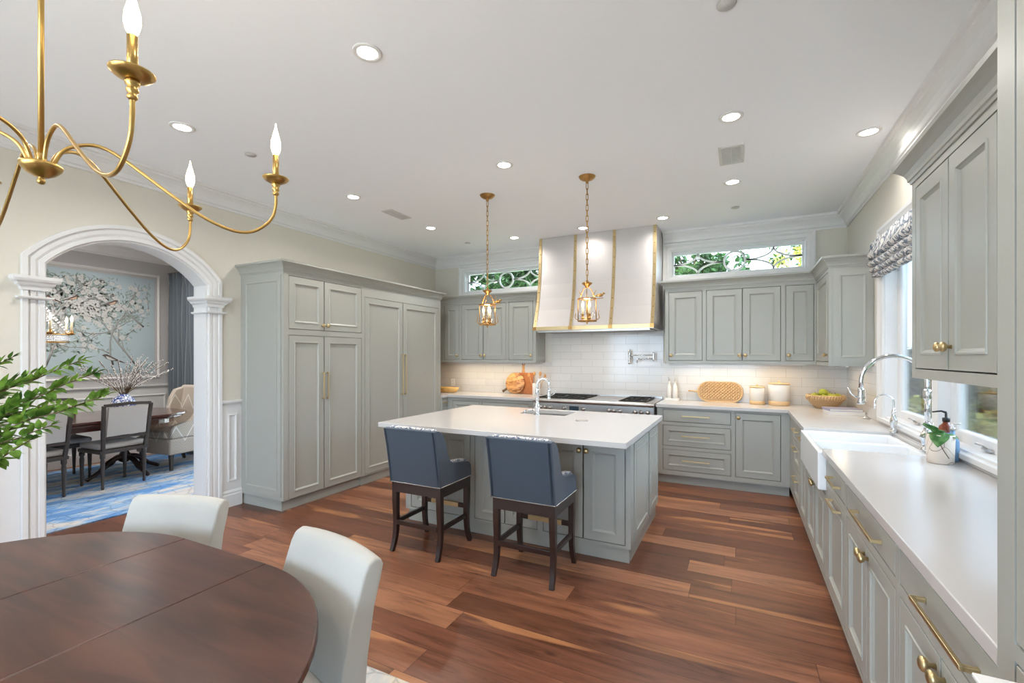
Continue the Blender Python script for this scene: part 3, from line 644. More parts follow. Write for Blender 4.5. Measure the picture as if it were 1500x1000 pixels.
# right run, facing the island
XF = .455
def rcab(label, y1, y0, fronts, **k): return cabinet('base_cabinet', label, (XF, y1, 0), R(-90), y1-y0, XR-XF, 0, k.pop('zt', .875), fronts, toe=True, toe_y=.038, **k)
rcab('narrow three-drawer base cabinet in the right corner beside the sink run', YBF-.001, 4.60, [
    ('slab', .42, .88, .722, .852, ('pull', .65, .79, .25)), ('drawer', .42, .88, .435, .685, ('pull', .65, .62, .25), .05), ('drawer', .42, .88, .13, .398, ('pull', .65, .44-.09, .25), .05)])
rcab('slim base cabinet with one tall door between the corner drawers and the sink', 4.599, 4.175, [('door', .02, .40, .13, .852, ('pull', .21, .79, .16))])
rcab('double-door base cabinet below the farmhouse sink', 4.174, 3.27, [('door', .04, .45, .13, .635, ('knob', .42, .60)), ('door', .45, .865, .13, .635, ('knob', .48, .60))], zt=.655)
rcab('narrow base cabinet with drawer and pull-out panel nearest the sink', 3.269, 2.70, [('slab', .05, .55, .735, .852, ('pull', .33, .793, .24)), ('door', .05, .55, .13, .70, ('pull', .33, .668, .24))])
rcab('double-door base cabinet with a wide drawer in the middle of the right run', 2.699, 1.885, [('slab', .02, .79, .735, .852, ('pull', .45, .793, .37)), ('door', .02, .405, .13, .70, ('knob', .375, .655)), ('door', .405, .79, .13, .70, ('knob', .435, .655))])
rcab('double-door base cabinet with a wide drawer nearest the camera', 1.884, 1.175, [('slab', .02, .69, .735, .852, ('pull', .41, .793, .33)), ('door', .02, .355, .13, .70, ('knob', .325, .655)), ('door', .355, .69, .13, .70, ('knob', .385, .655))])
# left of the range
cabinet('base_cabinet', 'base cabinet with two panelled doors left of the range', (-3.80, YBF, 0), 0, 1.39, YB-YBF, 0, .875, [('drawer', .08, .53, .60, .83, None, .045), ('drawer', .57, 1.29, .60, .83, None, .045), ('door', .08, .53, .13, .57), ('door', .57, .93, .13, .57), ('door', .93, 1.29, .13, .57)], toe=True)
cabinet('base_cabinet', 'slim drawer cabinet squeezed beside the panelled refrigerator', (-3.80, 5.363, 0), R(90), YBF-5.364, -3.80-XL, 0, .875, [('slab', .01, .13, .74, .852, ('pull', .07, .80, .08)), ('door', .01, .13, .13, .70, None, .03)], toe=True)
# worktops
QT = dict(bevel=.003)
o = MB().grid([XL, -3.775, -2.408], [5.363, 5.483, YB-.008], lambda u, v: not (u > -3.775 and v < 5.483), .876, .914).build('worktop', 'quartz', **QT)
tag(o, 'white quartz worktop left of the range', 'worktop')
o = MB().grid([-.882, .434, .985, XR-.0005], [1.176, 3.272, 4.172, 5.483, YB-.009], lambda u, v: not ((u < .434 and v < 5.483) or (u < .985 and 3.272 < v < 4.172)), .876, .914).build('worktop', 'quartz', **QT)
tag(o, 'long white quartz worktop running from the range round the corner past the sink', 'worktop')
tag(MB().box(XR-.014, XR-.001, 1.18, 4.77, .9145, .936).build('worktop_upstand', 'quartz', bevel=.002), 'low white quartz upstand below the sink window', 'upstand')

# ================================================================ farmhouse sink
t = thing('farmhouse_sink', 'white fireclay farmhouse sink with apron front under the window', 'sink', (.415, 3.722, .66))
sx, sy = .565, .444
b = MB().grid([0, .035, sx-.03, sx], [-sy, -sy+.03, -.015, .015, sy-.03, sy], lambda u, v: not (.035 < u < sx-.03 and (-sy+.03 < v < -.015 or .015 < v < sy-.03)), 0, .235)
b.build('basin', 'porc', t, bevel=.010, segs=3)
MB().box(.033, sx-.028, -sy+.028, sy-.028, .004, .03).build('basin_floor', 'porc', t)
b = MB()
for yy in (-.22, .22): b.lathe([(.045, .030), (.045, .034), (.03, .033), (0, .031)], (.3, yy, 0), 20)
b.build('drain', 'steel', t)

# ================================================================ kitchen island
IX0, IX1, IY0, IY1 = -2.685, -.690, 3.235, 4.40
t = thing('kitchen_island', 'grey-green kitchen island base with panelled doors in the middle of the room', 'island', (IX0, IY0, 0))
w, d = IX1-IX0, IY1-IY0
fr = []
for a, m_, c in ((.06, .37, .68), (.72, 1.00, 1.285), (1.33, 1.65, 1.96)):
    fr += [('door', a, m_, .125, .835, ('knob', m_-.028, .775)), ('door', m_, c, .125, .835, ('knob', m_+.028, .775))]
us = sorted({0, w}|{f[1] for f in fr}|{f[2] for f in fr})
MB().grid(us, [.105, .125, .835, .875], lambda u, v: not any(f[1] < u < f[2] and f[3] < v < f[4] for f in fr), 0, .022, 'xz').build('face_frame', 'cab', t)
MB().box(0, .03, .0225, .0695, .105, .875).box(w-.03, w, .0225, .0695, .105, .875).box(0, w, .07, d, .105, .64).box(0, w, .07, .60, .64, .875).box(0, .70, .60, d, .64, .875).box(1.42, w, .60, d, .64, .875).build('carcass', 'cab', t)
MB().box(.02, w-.014, .022, d-.02, 0, .1045).build('plinth', 'cab', t)
for f in fr: front(t, *f)
for s_, a, c in ((1, .10, .65), (1, .70, 1.14), (0, .10, .65), (0, .70, 1.14)):
    b = MB().rings(a, c, .125, .835, [(0, 0), (0, -.008), (.055, -.008), (.057, -.012), (.064, -.012), (.07, -.005), (.08, -.0015)])
    b.v = [(w-v[1], v[0], v[2]) for v in b.v] if s_ else [(v[1], v[0], v[2]) for v in b.v]
    b.build('end_panel', 'cab', t)
KX = (-1.915, -1.455); KY = (3.985, 4.345)
o = MB().grid([-2.705, KX[0], KX[1], -.648], [2.905, KY[0], KY[1], 4.395+.03], lambda u, v: not (KX[0] < u < KX[1] and KY[0] < v < KY[1]), .876, .914).build('island_worktop', 'quartz', bevel=.003)
tag(o, 'thick white quartz worktop on the kitchen island', 'worktop')
t = thing('prep_sink', 'small undermounted prep sink set in the island worktop', 'sink', ((KX[0]+KX[1])/2, (KY[0]+KY[1])/2, .70))
hx, hy = .226, .176
MB().grid([-hx, -hx+.006, hx-.006, hx], [-hy, -hy+.006, hy-.006, hy], lambda u, v: not (abs(u) < hx-.006 and abs(v) < hy-.006), 0, .175).build('basin', 'steel', t)
MB().box(-hx, hx, -hy, hy, -.006, 0).build('basin_floor', 'steel', t)
t = thing('popup_outlet', 'round steel pop-up outlet cover flush in the island worktop', 'outlet', (-1.214, 3.75, .914))
MB().lathe([(.052, 0), (.052, .003), (.046, .005), (.044, .0035), (0, .0035)], (0, 0, 0), 28).build('cover', 'steel', t)

# ================================================================ range
t = thing('kitchen_range', 'wide stainless steel professional range against the tiled back wall', 'range', (-2.40, 5.40, 0))
RW = 1.51; MB().box(0, RW, .06, .685, .12, .895).build('body', 'steel', t, bevel=.003)
for x in (.06, RW-.06):
    for y in (.10, .62): MB().lathe([(.022, 0), (.022, .02), (.016, .03), (.016, .12)], (x, y, 0), 14).build('leg', 'steel', t)
for a, c in ((.02, .92), (.94, 1.49)):
    dr = MB().box(a, c, .025, .058, .16, .68).build('oven_door', 'steel', t, bevel=.006)
    MB().box(a+.12, c-.12, .019, .024, .28, .54).build('oven_window', 'black', dr, bevel=.002)
    MB().tube([(a+.05, -.02, .64), (c-.05, -.02, .64)], .011, 10).tube([(a+.08, -.02, .64), (a+.08, .025, .64)], .008, 8).tube([(c-.08, -.02, .64), (c-.08, .025, .64)], .008, 8).build('door_handle', 'steel', dr)
MB().box(0, RW, .012, .058, .70, .872).build('control_panel', 'steel', t, bevel=.003)
MB().prism([(.06, .875), (.012, .875), (-.004, .882), (-.010, .898), (-.006, .914), (.008, .923), (.03, .926), (.06, .926)], 0, RW, 'yz').build('bullnose', 'steel', t)
MB().box(0, RW, .06, .685, .896, .920).build('cooktop', 'steel', t, bevel=.002)
MB().box(0, RW, .665, .689, .921, .95).build('rear_trim', 'steel', t, bevel=.002)
for x in (.10, .165, .235, .42, .67, .99, 1.05, 1.12, 1.30, 1.37, 1.44):
    k = MB().lathe([(.027, .012), (.027, .006), (.02, .004), (.019, -.02), (.016, -.026), (0, -.027)], (x, 0, .815), 18, 'y').build('control_knob', 'steel', t)
MB().box(.49, .61, .006, .0115, .775, .845).build('display', 'screen', t, bevel=.001)
for x0, n in ((.05, 2), (1.11, 1)):
    for k in range(n):
        a = x0+k*.31; b = MB()
        for yy in (.09, .365, .64): b.box(a, a+.30, yy-.006, yy+.006, .925, .942)
        for xx in (a+.006, a+.15, a+.294): b.box(xx-.006, xx+.006, .09, .64, .925, .942)
        for cy in (.228, .502):
            for an in range(8):
                dx, dy = math.cos(R(an*45)), math.sin(R(an*45)); b.tube([(a+.15+dx*.03, cy+dy*.03, .937), (a+.15+dx*.10, cy+dy*.10, .940)], .005, 4)
        for xx in (a+.012, a+.288):
            for yy in (.10, .63): b.box(xx-.006, xx+.006, yy-.006, yy+.006, .920, .926)
        b.build('burner_grate', 'iron', t)
        b = MB()
        for cy in (.228, .502): b.lathe([(.045, .920), (.045, .926), (.03, .930), (.03, .934), (0, .935)], (a+.15, cy, 0), 18)
        b.build('burner', 'iron', t)
MB().box(.69, 1.09, .085, .645, .920, .934).build('griddle_cover', 'steel', t, bevel=.003)

# ================================================================ hood
t = thing('range_hood', 'large brushed metal range hood with riveted brass straps', 'hood', (0, 0, 0))
HX0, HX1 = -2.405, -.892
HP = [(5.625, 3.028), (5.615, 2.85), (5.60, 2.62), (5.575, 2.40), (5.54, 2.22), (5.50, 2.06), (5.46, 1.94), (5.425, 1.842)]
MB().prism([(YB-.001, 3.028)]+HP+[(YB-.001, 1.842)], HX0, HX1, 'yz').build('shell', 'hood', t)
MB().box(HX0, HX1, 5.418, YB-.009, 1.79, 1.8415).build('lip', 'steel', t)
def strap(x, w):
    b = MB(); o = .006
    pts = [(y, z) for y, z in HP]
    poly = [(y-o, z) for y, z in pts]+[(y+.001, z) for y, z in pts[::-1]]
    b.prism(poly, x-w/2, x+w/2, 'yz'); s = b.build('brass_strap', 'brass', t)
    rv = MB()
    for k in range(9):
        z = 1.92+k*.128; yy = None
        for (ya, za), (yb, zb) in zip(HP, HP[1:]):
            if zb <= z <= za: yy = yb+(ya-yb)*(z-zb)/(za-zb)
        if yy: rv.sphere((x, yy-.008, z), .007, 8, 4)
    rv.build('rivets', 'antique', s)
for x in (HX0+.02, -1.90, -1.397, HX1-.02): strap(x, .04)
b = MB().box(HX0-.004, HX1+.0, 5.409, 5.4175, 1.795, 1.842); b.build('brass_band', 'brass', t, bevel=.001)
for x in (HX0+.02, -1.90, -1.397, HX1-.02):
    MB().box(x-.024, x+.024, 5.404, 5.4085, 1.797, 1.84).build('band_plate', 'antique', t)
b = MB()
for k in range(46):
    x = HX0+.09+k*.03; b.box(x, x+.018, 5.47, 5.98, 1.776, 1.789)
b.box(HX0+.05, HX1-.05, 5.44, 5.465, 1.77, 1.789)
MB().box(HX0+.06, HX1-.06, 5.466, 5.99, 1.7865, 1.7895).build('filter_shade_sheet', 'dark', t)  # dark sheet, paints the shade between the baffle slats
o = b.build('baffle_filter', 'steel', t)

# ================================================================ ceiling fittings
def downlight(x, y, label, grp='recessed ceiling downlights', pw=8):
    t = thing('recessed_downlight', label, 'ceiling light', (x, y, ZC), 0, grp)
    MB().lathe([(.052, -.004), (.056, -.008), (.070, -.008), (.074, -.004), (.074, 0), (.052, 0)], (0, 0, 0), 28).build('trim_ring', 'trim', t)
    MB().lathe([(0, -.005), (.051, -.005), (.051, -.002), (0, -.002)], (0, 0, 0), 24).build('lens', 'downlight', t)
    l = bpy.data.lights.new('downlight_lamp', 'AREA'); l.shape = 'DISK'; l.size = .10; l.energy = pw; l.color = (1, .965, .92); l.spread = R(150)
    o = bpy.data.objects.new('downlight_lamp', l); COL.objects.link(o); o.parent = t; o.location = (0, 0, -.012)
    return t
for x, y, s in [(-1.72, 1.77, 'largest recessed downlight, at the top centre of the view'), (-3.41, 1.78, 'recessed downlight directly between the chandelier candles, at upper left'), (-1.73, 3.31, 'recessed downlight between and above the two lantern canopies'),
                (-.056, 3.31, 'recessed downlight left of the square ceiling vent, just above it'), (.80, 3.96, 'recessed downlight beside the right wall crown moulding'), (-3.40, 3.31, 'recessed downlight left of the slotted ceiling vent'),
                (-3.38, 4.54, 'recessed downlight above the panelled refrigerator'), (-2.67, 5.40, 'recessed downlight above and left of the hood, near the back window'), (-1.72, 5.37, 'recessed downlight directly over the top of the range hood'),
                (-.787, 5.38, 'recessed downlight between the hood top and the right transom window'), (-.066, 4.55, 'recessed downlight behind the square ceiling vent')]:
    downlight(x, y, s, pw=1.2 if (x, y) == (-1.72, 5.37) else 3 if x == .80 else 4.5 if y > 5 else 6.5)
for x, y in ((-.056, 1.1), (-3.41, .2), (-1.72, -1.4), (-.056, -1.4)): downlight(x, y, 'recessed downlight behind the camera over the breakfast area')
def vent(x, y, w, d, label, n, along='x'):
    t = thing('ceiling_vent', label, 'vent', (x, y, ZC))
    MB().box(-w/2+.012, w/2-.012, -d/2+.012, d/2-.012, -.0035, -.002).build('backing', 'dark', t)
    b = MB()
    for s in (-1, 1): b.box(s*w/2-(.02 if s > 0 else 0), s*w/2+(.02 if s < 0 else 0), -d/2, d/2, -.008, 0).box(-w/2+.02, w/2-.02, s*d/2-(.02 if s > 0 else 0), s*d/2+(.02 if s < 0 else 0), -.008, 0)
    b.build('frame', 'grille', t)
    b = MB()
    for k in range(n):
        y_ = -d/2+.02+(d-.04)*(k+.5)/n; b.box(-w/2+.02, w/2-.02, y_-.30*(d-.04)/n, y_+.30*(d-.04)/n, -.0075, -.004)
    b.box(-.003, .003, -d/2+.02, d/2-.02, -.0085, -.0076)
    b.build('louvre', 'grille', t)
vent(-.065, 3.94, .175, .35, 'square white air vent in the ceiling at upper right', 18)
vent(-3.395, 3.94, .14, .33, 'slim slotted air vent in the ceiling above the pantry', 16)
for x, y, s in [(-3.40, 2.26, 'flat round white cover in the ceiling right of the chandelier'), (-3.37, 5.36, 'small white round cover in the ceiling near the left transom window'), (-.051, 5.35, 'small round white cover in the ceiling near the right transom window'), (-.057, 2.24, 'round white ceiling cover at the top edge of the view')]:
    o = MB().lathe([(.042, -.003), (.04, -.007), (0, -.007)], (0, 0, 0), 24).build('sprinkler_cover', 'grille', loc=(x, y, ZC)); tag(o, s, 'sprinkler cover')

# under-cabinet strip lamps, set up behind the cabinet rails
def strip(x, y, ln, rz=0, pw=2.0):
    t = thing('under_cabinet_light', 'slim warm strip light under the wall cabinets', 'strip light', (x, y, ZU0), rz, 'under cabinet strip lights')
    MB().box(-ln/2, ln/2, -.012, .012, -.012, -.001).build('housing', 'trim', t)
    l = bpy.data.lights.new('strip_lamp', 'AREA'); l.shape = 'RECTANGLE'; l.size = ln*.95; l.size_y = .03; l.energy = pw*ln; l.color = (1, .78, .50)
    o = bpy.data.objects.new('strip_lamp', l); COL.objects.link(o); o.parent = t; o.location = (0, 0, -.014)
strip(-3.3, 5.86, 1.45); strip(-.05, 5.86, 1.35); strip(.86, 5.40, .7, R(90), 1.2)
l = bpy.data.lights.new('hood_lamp', 'AREA'); l.shape = 'RECTANGLE'; l.size = .9; l.size_y = .08; l.energy = 3.0; l.color = (1, .92, .84)
o = bpy.data.objects.new('hood_lamp', l); COL.objects.link(o); o.parent = bpy.data.objects['range_hood']; o.location = (-1.65, 5.6, 1.765)

# ================================================================ bar stools
def make_stool(label):
    t = thing('bar_stool', label, 'bar stool', (0, 0, 0), 0, 'blue upholstered stools at the island')
    hw, hb, hf = .222, -.205, .20
    b = MB().box(-hw, hw, hb, hb+.03, .445, .52).box(-hw, hw, hf-.03, hf, .445, .52).box(-hw, -hw+.03, hb+.03, hf-.03, .445, .52).box(hw-.03, hw, hb+.03, hf-.03, .445, .52)
    b.box(-hw+.03, hw-.03, hb+.03, hf-.03, .49, .518)
    b.build('seat_frame', 'espresso', t, bevel=.003)
    for sx in (-1, 1):
        for y0, dy in ((hb+.022, -.035), (hf-.022, .035)):
            pts = crom([(sx*(hw-.022), y0, .52), (sx*(hw-.020), y0, .38), (sx*(hw-.019), y0-dy*.2, .22), (sx*(hw-.018), y0+dy*.1, .10), (sx*(hw-.014), y0+dy, 0)], 5)
            n = len(pts); MB().tube(pts, [.031-.010*i/(n-1) for i in range(n)], 4, up=(0, 1, 0)).build('leg', 'espresso', t, bevel=.002)
    def st(a, b_, z, h=.016, w=.011):
        m = MB()
        if a[1] == b_[1]: m.box(a[0], b_[0], a[1]-w, a[1]+w, z-h, z+h)
        else: m.box(a[0]-w, a[0]+w, a[1], b_[1], z-h, z+h)
        return m.build('stretcher', 'espresso', t, bevel=.002)
    for sx in (-1, 1): st((sx*(hw-.02), hb+.04), (sx*(hw-.02), hf-.04), .215)
    st((-hw+.035, hb+.016), (hw-.035, hb+.016), .215)
    f = st((-hw+.035, hf-.026), (hw-.035, hf-.026), .285)
    MB().box(-.13, .13, hf-.040, hf-.012, .2695, .303).build('brass_foot_plate', 'brass', f, bevel=.001)
    # outer shell: back and two wings
    bk = [(hb-.012, .522), (hb-.022, .60), (hb-.055, .80), (hb-.085, .935), (hb-.055, .94), (hb-.025, .80), (hb+.012, .60), (hb+.018, .522)]
    wing = [(hb-.012, .522), (hb-.022, .60), (hb-.055, .80), (hb-.085, .935), (hb-.045, .938), (hb-.005, .925), (hb+.03, .89), (hb+.055, .84), (hb+.075, .78), (hb+.095, .725), (hb+.125, .69), (hb+.17, .672), (hb+.25, .662), (hb+.33, .652), (hf-.035, .64), (hf-.008, .615), (hf-.002, .58), (hf, .522)]
    MB().prism(bk, -hw-.008, hw+.008, 'yz').build('back_shell', 'blue', t, bevel=.007, segs=3)
    for sx in (-1, 1):
        a, c = sorted((sx*(hw+.010), sx*(hw-.022))); MB().prism(wing, a, c, 'yz').build('side_shell', 'blue', t, bevel=.006, segs=3)
    bi = [(hb+.019, .522), (hb+.013, .60), (hb-.024, .80), (hb-.054, .944), (hb-.030, .950), (hb-.008, .935), (hb+.03, .80), (hb+.062, .60), (hb+.062, .522)]
    MB().prism(bi, -hw+.024, hw-.024, 'yz').build('inner_back', 'toile', t, bevel=.008, segs=3)
    off = [(hb-.040, .948), (hb-.002, .935), (hb+.034, .898), (hb+.06, .846), (hb+.082, .784), (hb+.10, .732), (hb+.128, .70), (hb+.172, .684), (hb+.25, .676), (hb+.33, .666), (hf-.03, .655), (hf+.004, .628), (hf+.012, .585), (hf+.012, .522), (hf-.03, .522), (hb+.0, .60)]
    for sx in (-1, 1):
        a, c = sorted((sx*(hw-.020), sx*(hw-.062))); MB().prism(off, a, c, 'yz').build('inner_arm', 'toile', t, bevel=.009, segs=3)
    MB().box(-hw+.064, hw-.064, hb+.055, hf+.012, .520, .605).build('seat_cushion', 'toile', t, bevel=.022, segs=4)
    b = MB(); n = 40
    for k in range(n+1): b.sphere((-hw-.006+(2*hw+.012)*k/n, hb-.017, .527), .0052, 6, 4)
    for sx in (-1, 1):
        for k in range(1, n-2): b.sphere((sx*(hw+.0125), hb-.01+(hf-hb)*k/(n-2), .527), .0052, 6, 4)
    b.build('nailhead_trim', 'nail', t)
    return t
s1 = make_stool('blue upholstered counter stool on the left, nearer the refrigerator'); s1.location = (-2.135, 2.885, 0)
dup(s1, (-1.265, 2.885, 0), 0, 'blue upholstered counter stool on the right, before the right-hand island doors')

# ================================================================ breakfast table, rug, parsons chairs
o = MB().box(-3.3, -.25, -.9, 1.615, .0, .012).build('breakfast_rug', 'rugcream', bevel=.004); tag(o, 'faded cream patterned rug under the mahogany breakfast table', 'rug')
TC = (-1.68, .345); TR = .672; TH = .238
t = thing('breakfast_table', 'dark mahogany oval pedestal table in the left foreground', 'table', (TC[0], TC[1], .012))
def half(s, n=36): return [(s*(TH+.0)+s*TR*math.cos(R(a)), TR*math.sin(R(a))) for a in [-90+180*k/n for k in range(n+1)]]
def slab(poly, z0, z1, name):
    b = MB(); b.prism(poly, z0, z1, 'xy'); return b.build(name, 'table', t, bevel=.006, segs=3)
slab([(p[0]+.001, p[1]) for p in half(1)], .722, .748, 'tabletop_end'); slab([(p[0]-.001, p[1]) for p in half(-1)][::-1], .722, .748, 'tabletop_end')
slab([(-TH, -TR), (TH, -TR), (TH, TR), (-TH, TR)], .722, .748, 'tabletop_leaf')
ov = lambda k: [(s*(TH)+s*(TR-k)*math.cos(R(a)), s*(TR-k)*math.sin(R(a))) for s in (1, -1) for a in [-90+180*q/30 for q in range(31)]]
MB().prism(ov(.03), .712, .7215, 'xy').build('moulded_underside', 'mahog', t, bevel=.003)
MB().prism(ov(.10), .65, .7115, 'xy').build('apron', 'mahog', t, bevel=.003)
for x in (-.34, .34):
    p = MB().lathe([(.05, .649), (.075, .62), (.05, .60), (.042, .55), (.06, .46), (.085, .38), (.07, .30), (.05, .26), (.075, .22), (.08, .16), (.05, .13), (0, .13)], (x, 0, 0), 28).build('pedestal', 'mahog', t)
    for a in (35, 145, 215, 325):
        c, s_ = math.cos(R(a)), math.sin(R(a))
        MB().tube(crom([(x+c*.05, s_*.05, .20), (x+c*.18, s_*.18, .17), (x+c*.30, s_*.30, .08), (x+c*.40, s_*.40, .032)], 5), [.036]*10+[.03]*6, 8, up=(0, 0, 1)).build('foot', 'mahog', p)
def make_parsons(label, grp=None):
    t = thing('upholstered_dining_chair', label, 'chair', (0, 0, 0), 0, grp)
    w = .226
    for sx in (-1, 1):
        for y, ty in ((-.20, -.25), (.21, .22)): MB().tube([(sx*(w-.03), y, .30), (sx*(w-.03), ty, 0)], [.026, .018], 4, up=(0, 1, 0)).build('leg', 'espresso', t)
    MB().box(-w, w, -.235, .255, .28, .47).build('seat', 'linen', t, bevel=.025, segs=4)
    # curved back with rounded top
    V = []; F = []; nx, prof = 9, [(-.245, .27), (-.25, .42), (-.262, .56), (-.285, .70), (-.31, .79), (-.318, .825), (-.308, .846), (-.288, .852), (-.262, .842), (-.247, .815), (-.235, .78), (-.205, .68), (-.178, .56), (-.165, .45), (-.165, .27)]
    for i in range(nx):
        u = -1+2*i/(nx-1); bow = -.022*(1-u*u)
        for y, z in prof: V.append((u*(w-.004-.012*max(0, .5-z)), y+bow, z-.006*u*u*(z > .7)))
    m = len(prof)
    for i in range(nx-1):
        for k in range(m): F.append((i*m+k, i*m+(k+1) % m, (i+1)*m+(k+1) % m, (i+1)*m+k))
    F += [tuple(range(m)), tuple(range((nx-1)*m, nx*m))[::-1]]
    b = MB(); b.add(V, F, True); o = b.build('backrest', 'linen', t, bevel=.009, segs=3)
    return t
c1 = make_parsons('natural linen dining chair at the far side of the mahogany table, below the doorway', 'linen chairs around the breakfast table')
# placed so the backs face outward from the table
c1.location = (-2.115, .865, -.0); c1.rotation_euler = (0, 0, R(180+17))
dup(c1, (-1.270, .822, .0), R(180-11), 'natural linen dining chair at the right end of the mahogany table')
dup(c1, (-1.25, -.20, .0125), R(8), 'natural linen dining chair on the near side of the mahogany table')
dup(c1, (-2.15, -.20, .0125), R(-8), 'natural linen dining chair on the near side of the mahogany table')

# ================================================================ chandelier over the breakfast table
CX, CY = -1.619, .511
t = thing('chandelier', 'satin gold six-arm candle chandelier hanging at the upper left', 'chandelier', (CX, CY, 0))
MB().lathe([(0, 1.908), (.006, 1.910), (.009, 1.916), (.007, 1.922), (.005, 1.926), (.014, 1.928), (.028, 1.936), (.039, 1.948), (.042, 1.955), (.042, 1.960), (.03, 1.963), (0, 1.964)], (0, 0, 0), 32).build('hub', 'gold', t)
MB().tube([(0, 0, 1.96), (0, 0, ZC-.03)], .0062, 14).lathe([(.009, 1.964), (.009, 1.985), (.006, 1.99)], (0, 0, 0), 16).build('stem', 'gold', t)
MB().lathe([(.012, ZC-.05), (.03, ZC-.035), (.06, ZC-.02), (.065, ZC-.001), (0, ZC)], (0, 0, 0), 28).build('canopy', 'gold', t)
AR_ = [(.050, 1.958), (.052, 1.975), (.085, 2.008), (.15, 2.028), (.22, 2.031), (.30, 2.010), (.40, 1.970), (.53, 1.918), (.66, 1.872), (.78, 1.847), (.87, 1.848), (.94, 1.872), (.985, 1.905), (1.0, 1.945), (1.0, 1.975)]
for k in range(6):
    a = R(356+60*k); c, s_ = math.cos(a), math.sin(a)
    P = lambda r, z: (r*.54*c, r*.54*s_, z)
    arm = MB().tube(crom([P(r, z) for r, z in AR_], 5), .0046, 10).build('arm', 'gold', t)
    q = (.54*c, .54*s_, 0)
    MB().lathe([(.0055, 1.972), (.009, 1.976), (.009, 1.981), (.006, 1.985), (.0105, 1.989), (.0105, 1.994), (.007, 1.998), (.012, 2.003), (.0125, 2.010), (.008, 2.013)], q, 20).build('candle_cup', 'gold', arm)
    MB().lathe([(.008, 2.012), (.02, 2.013), (.031, 2.019), (.038, 2.026), (.038, 2.028), (.03, 2.022), (.008, 2.018)], q, 32).build('drip_pan', 'gold', arm)
    MB().lathe([(.0092, 2.016), (.0092, 2.100), (0, 2.100)], q, 20).build('candle_sleeve', 'gold', arm)
    MB().lathe([(.006, 2.100), (.011, 2.110), (.0145, 2.126), (.0135, 2.144), (.008, 2.166), (.003, 2.186), (.001, 2.200), (0, 2.201)], q, 18).build('bulb', 'flame', arm)
    l = bpy.data.lights.new('candle_lamp', 'POINT'); l.energy = 1.1; l.color = (1, .86, .62); l.shadow_soft_size = .03
    o = bpy.data.objects.new('candle_lamp', l); COL.objects.link(o); o.parent = arm; o.location = (q[0], q[1], 2.235)

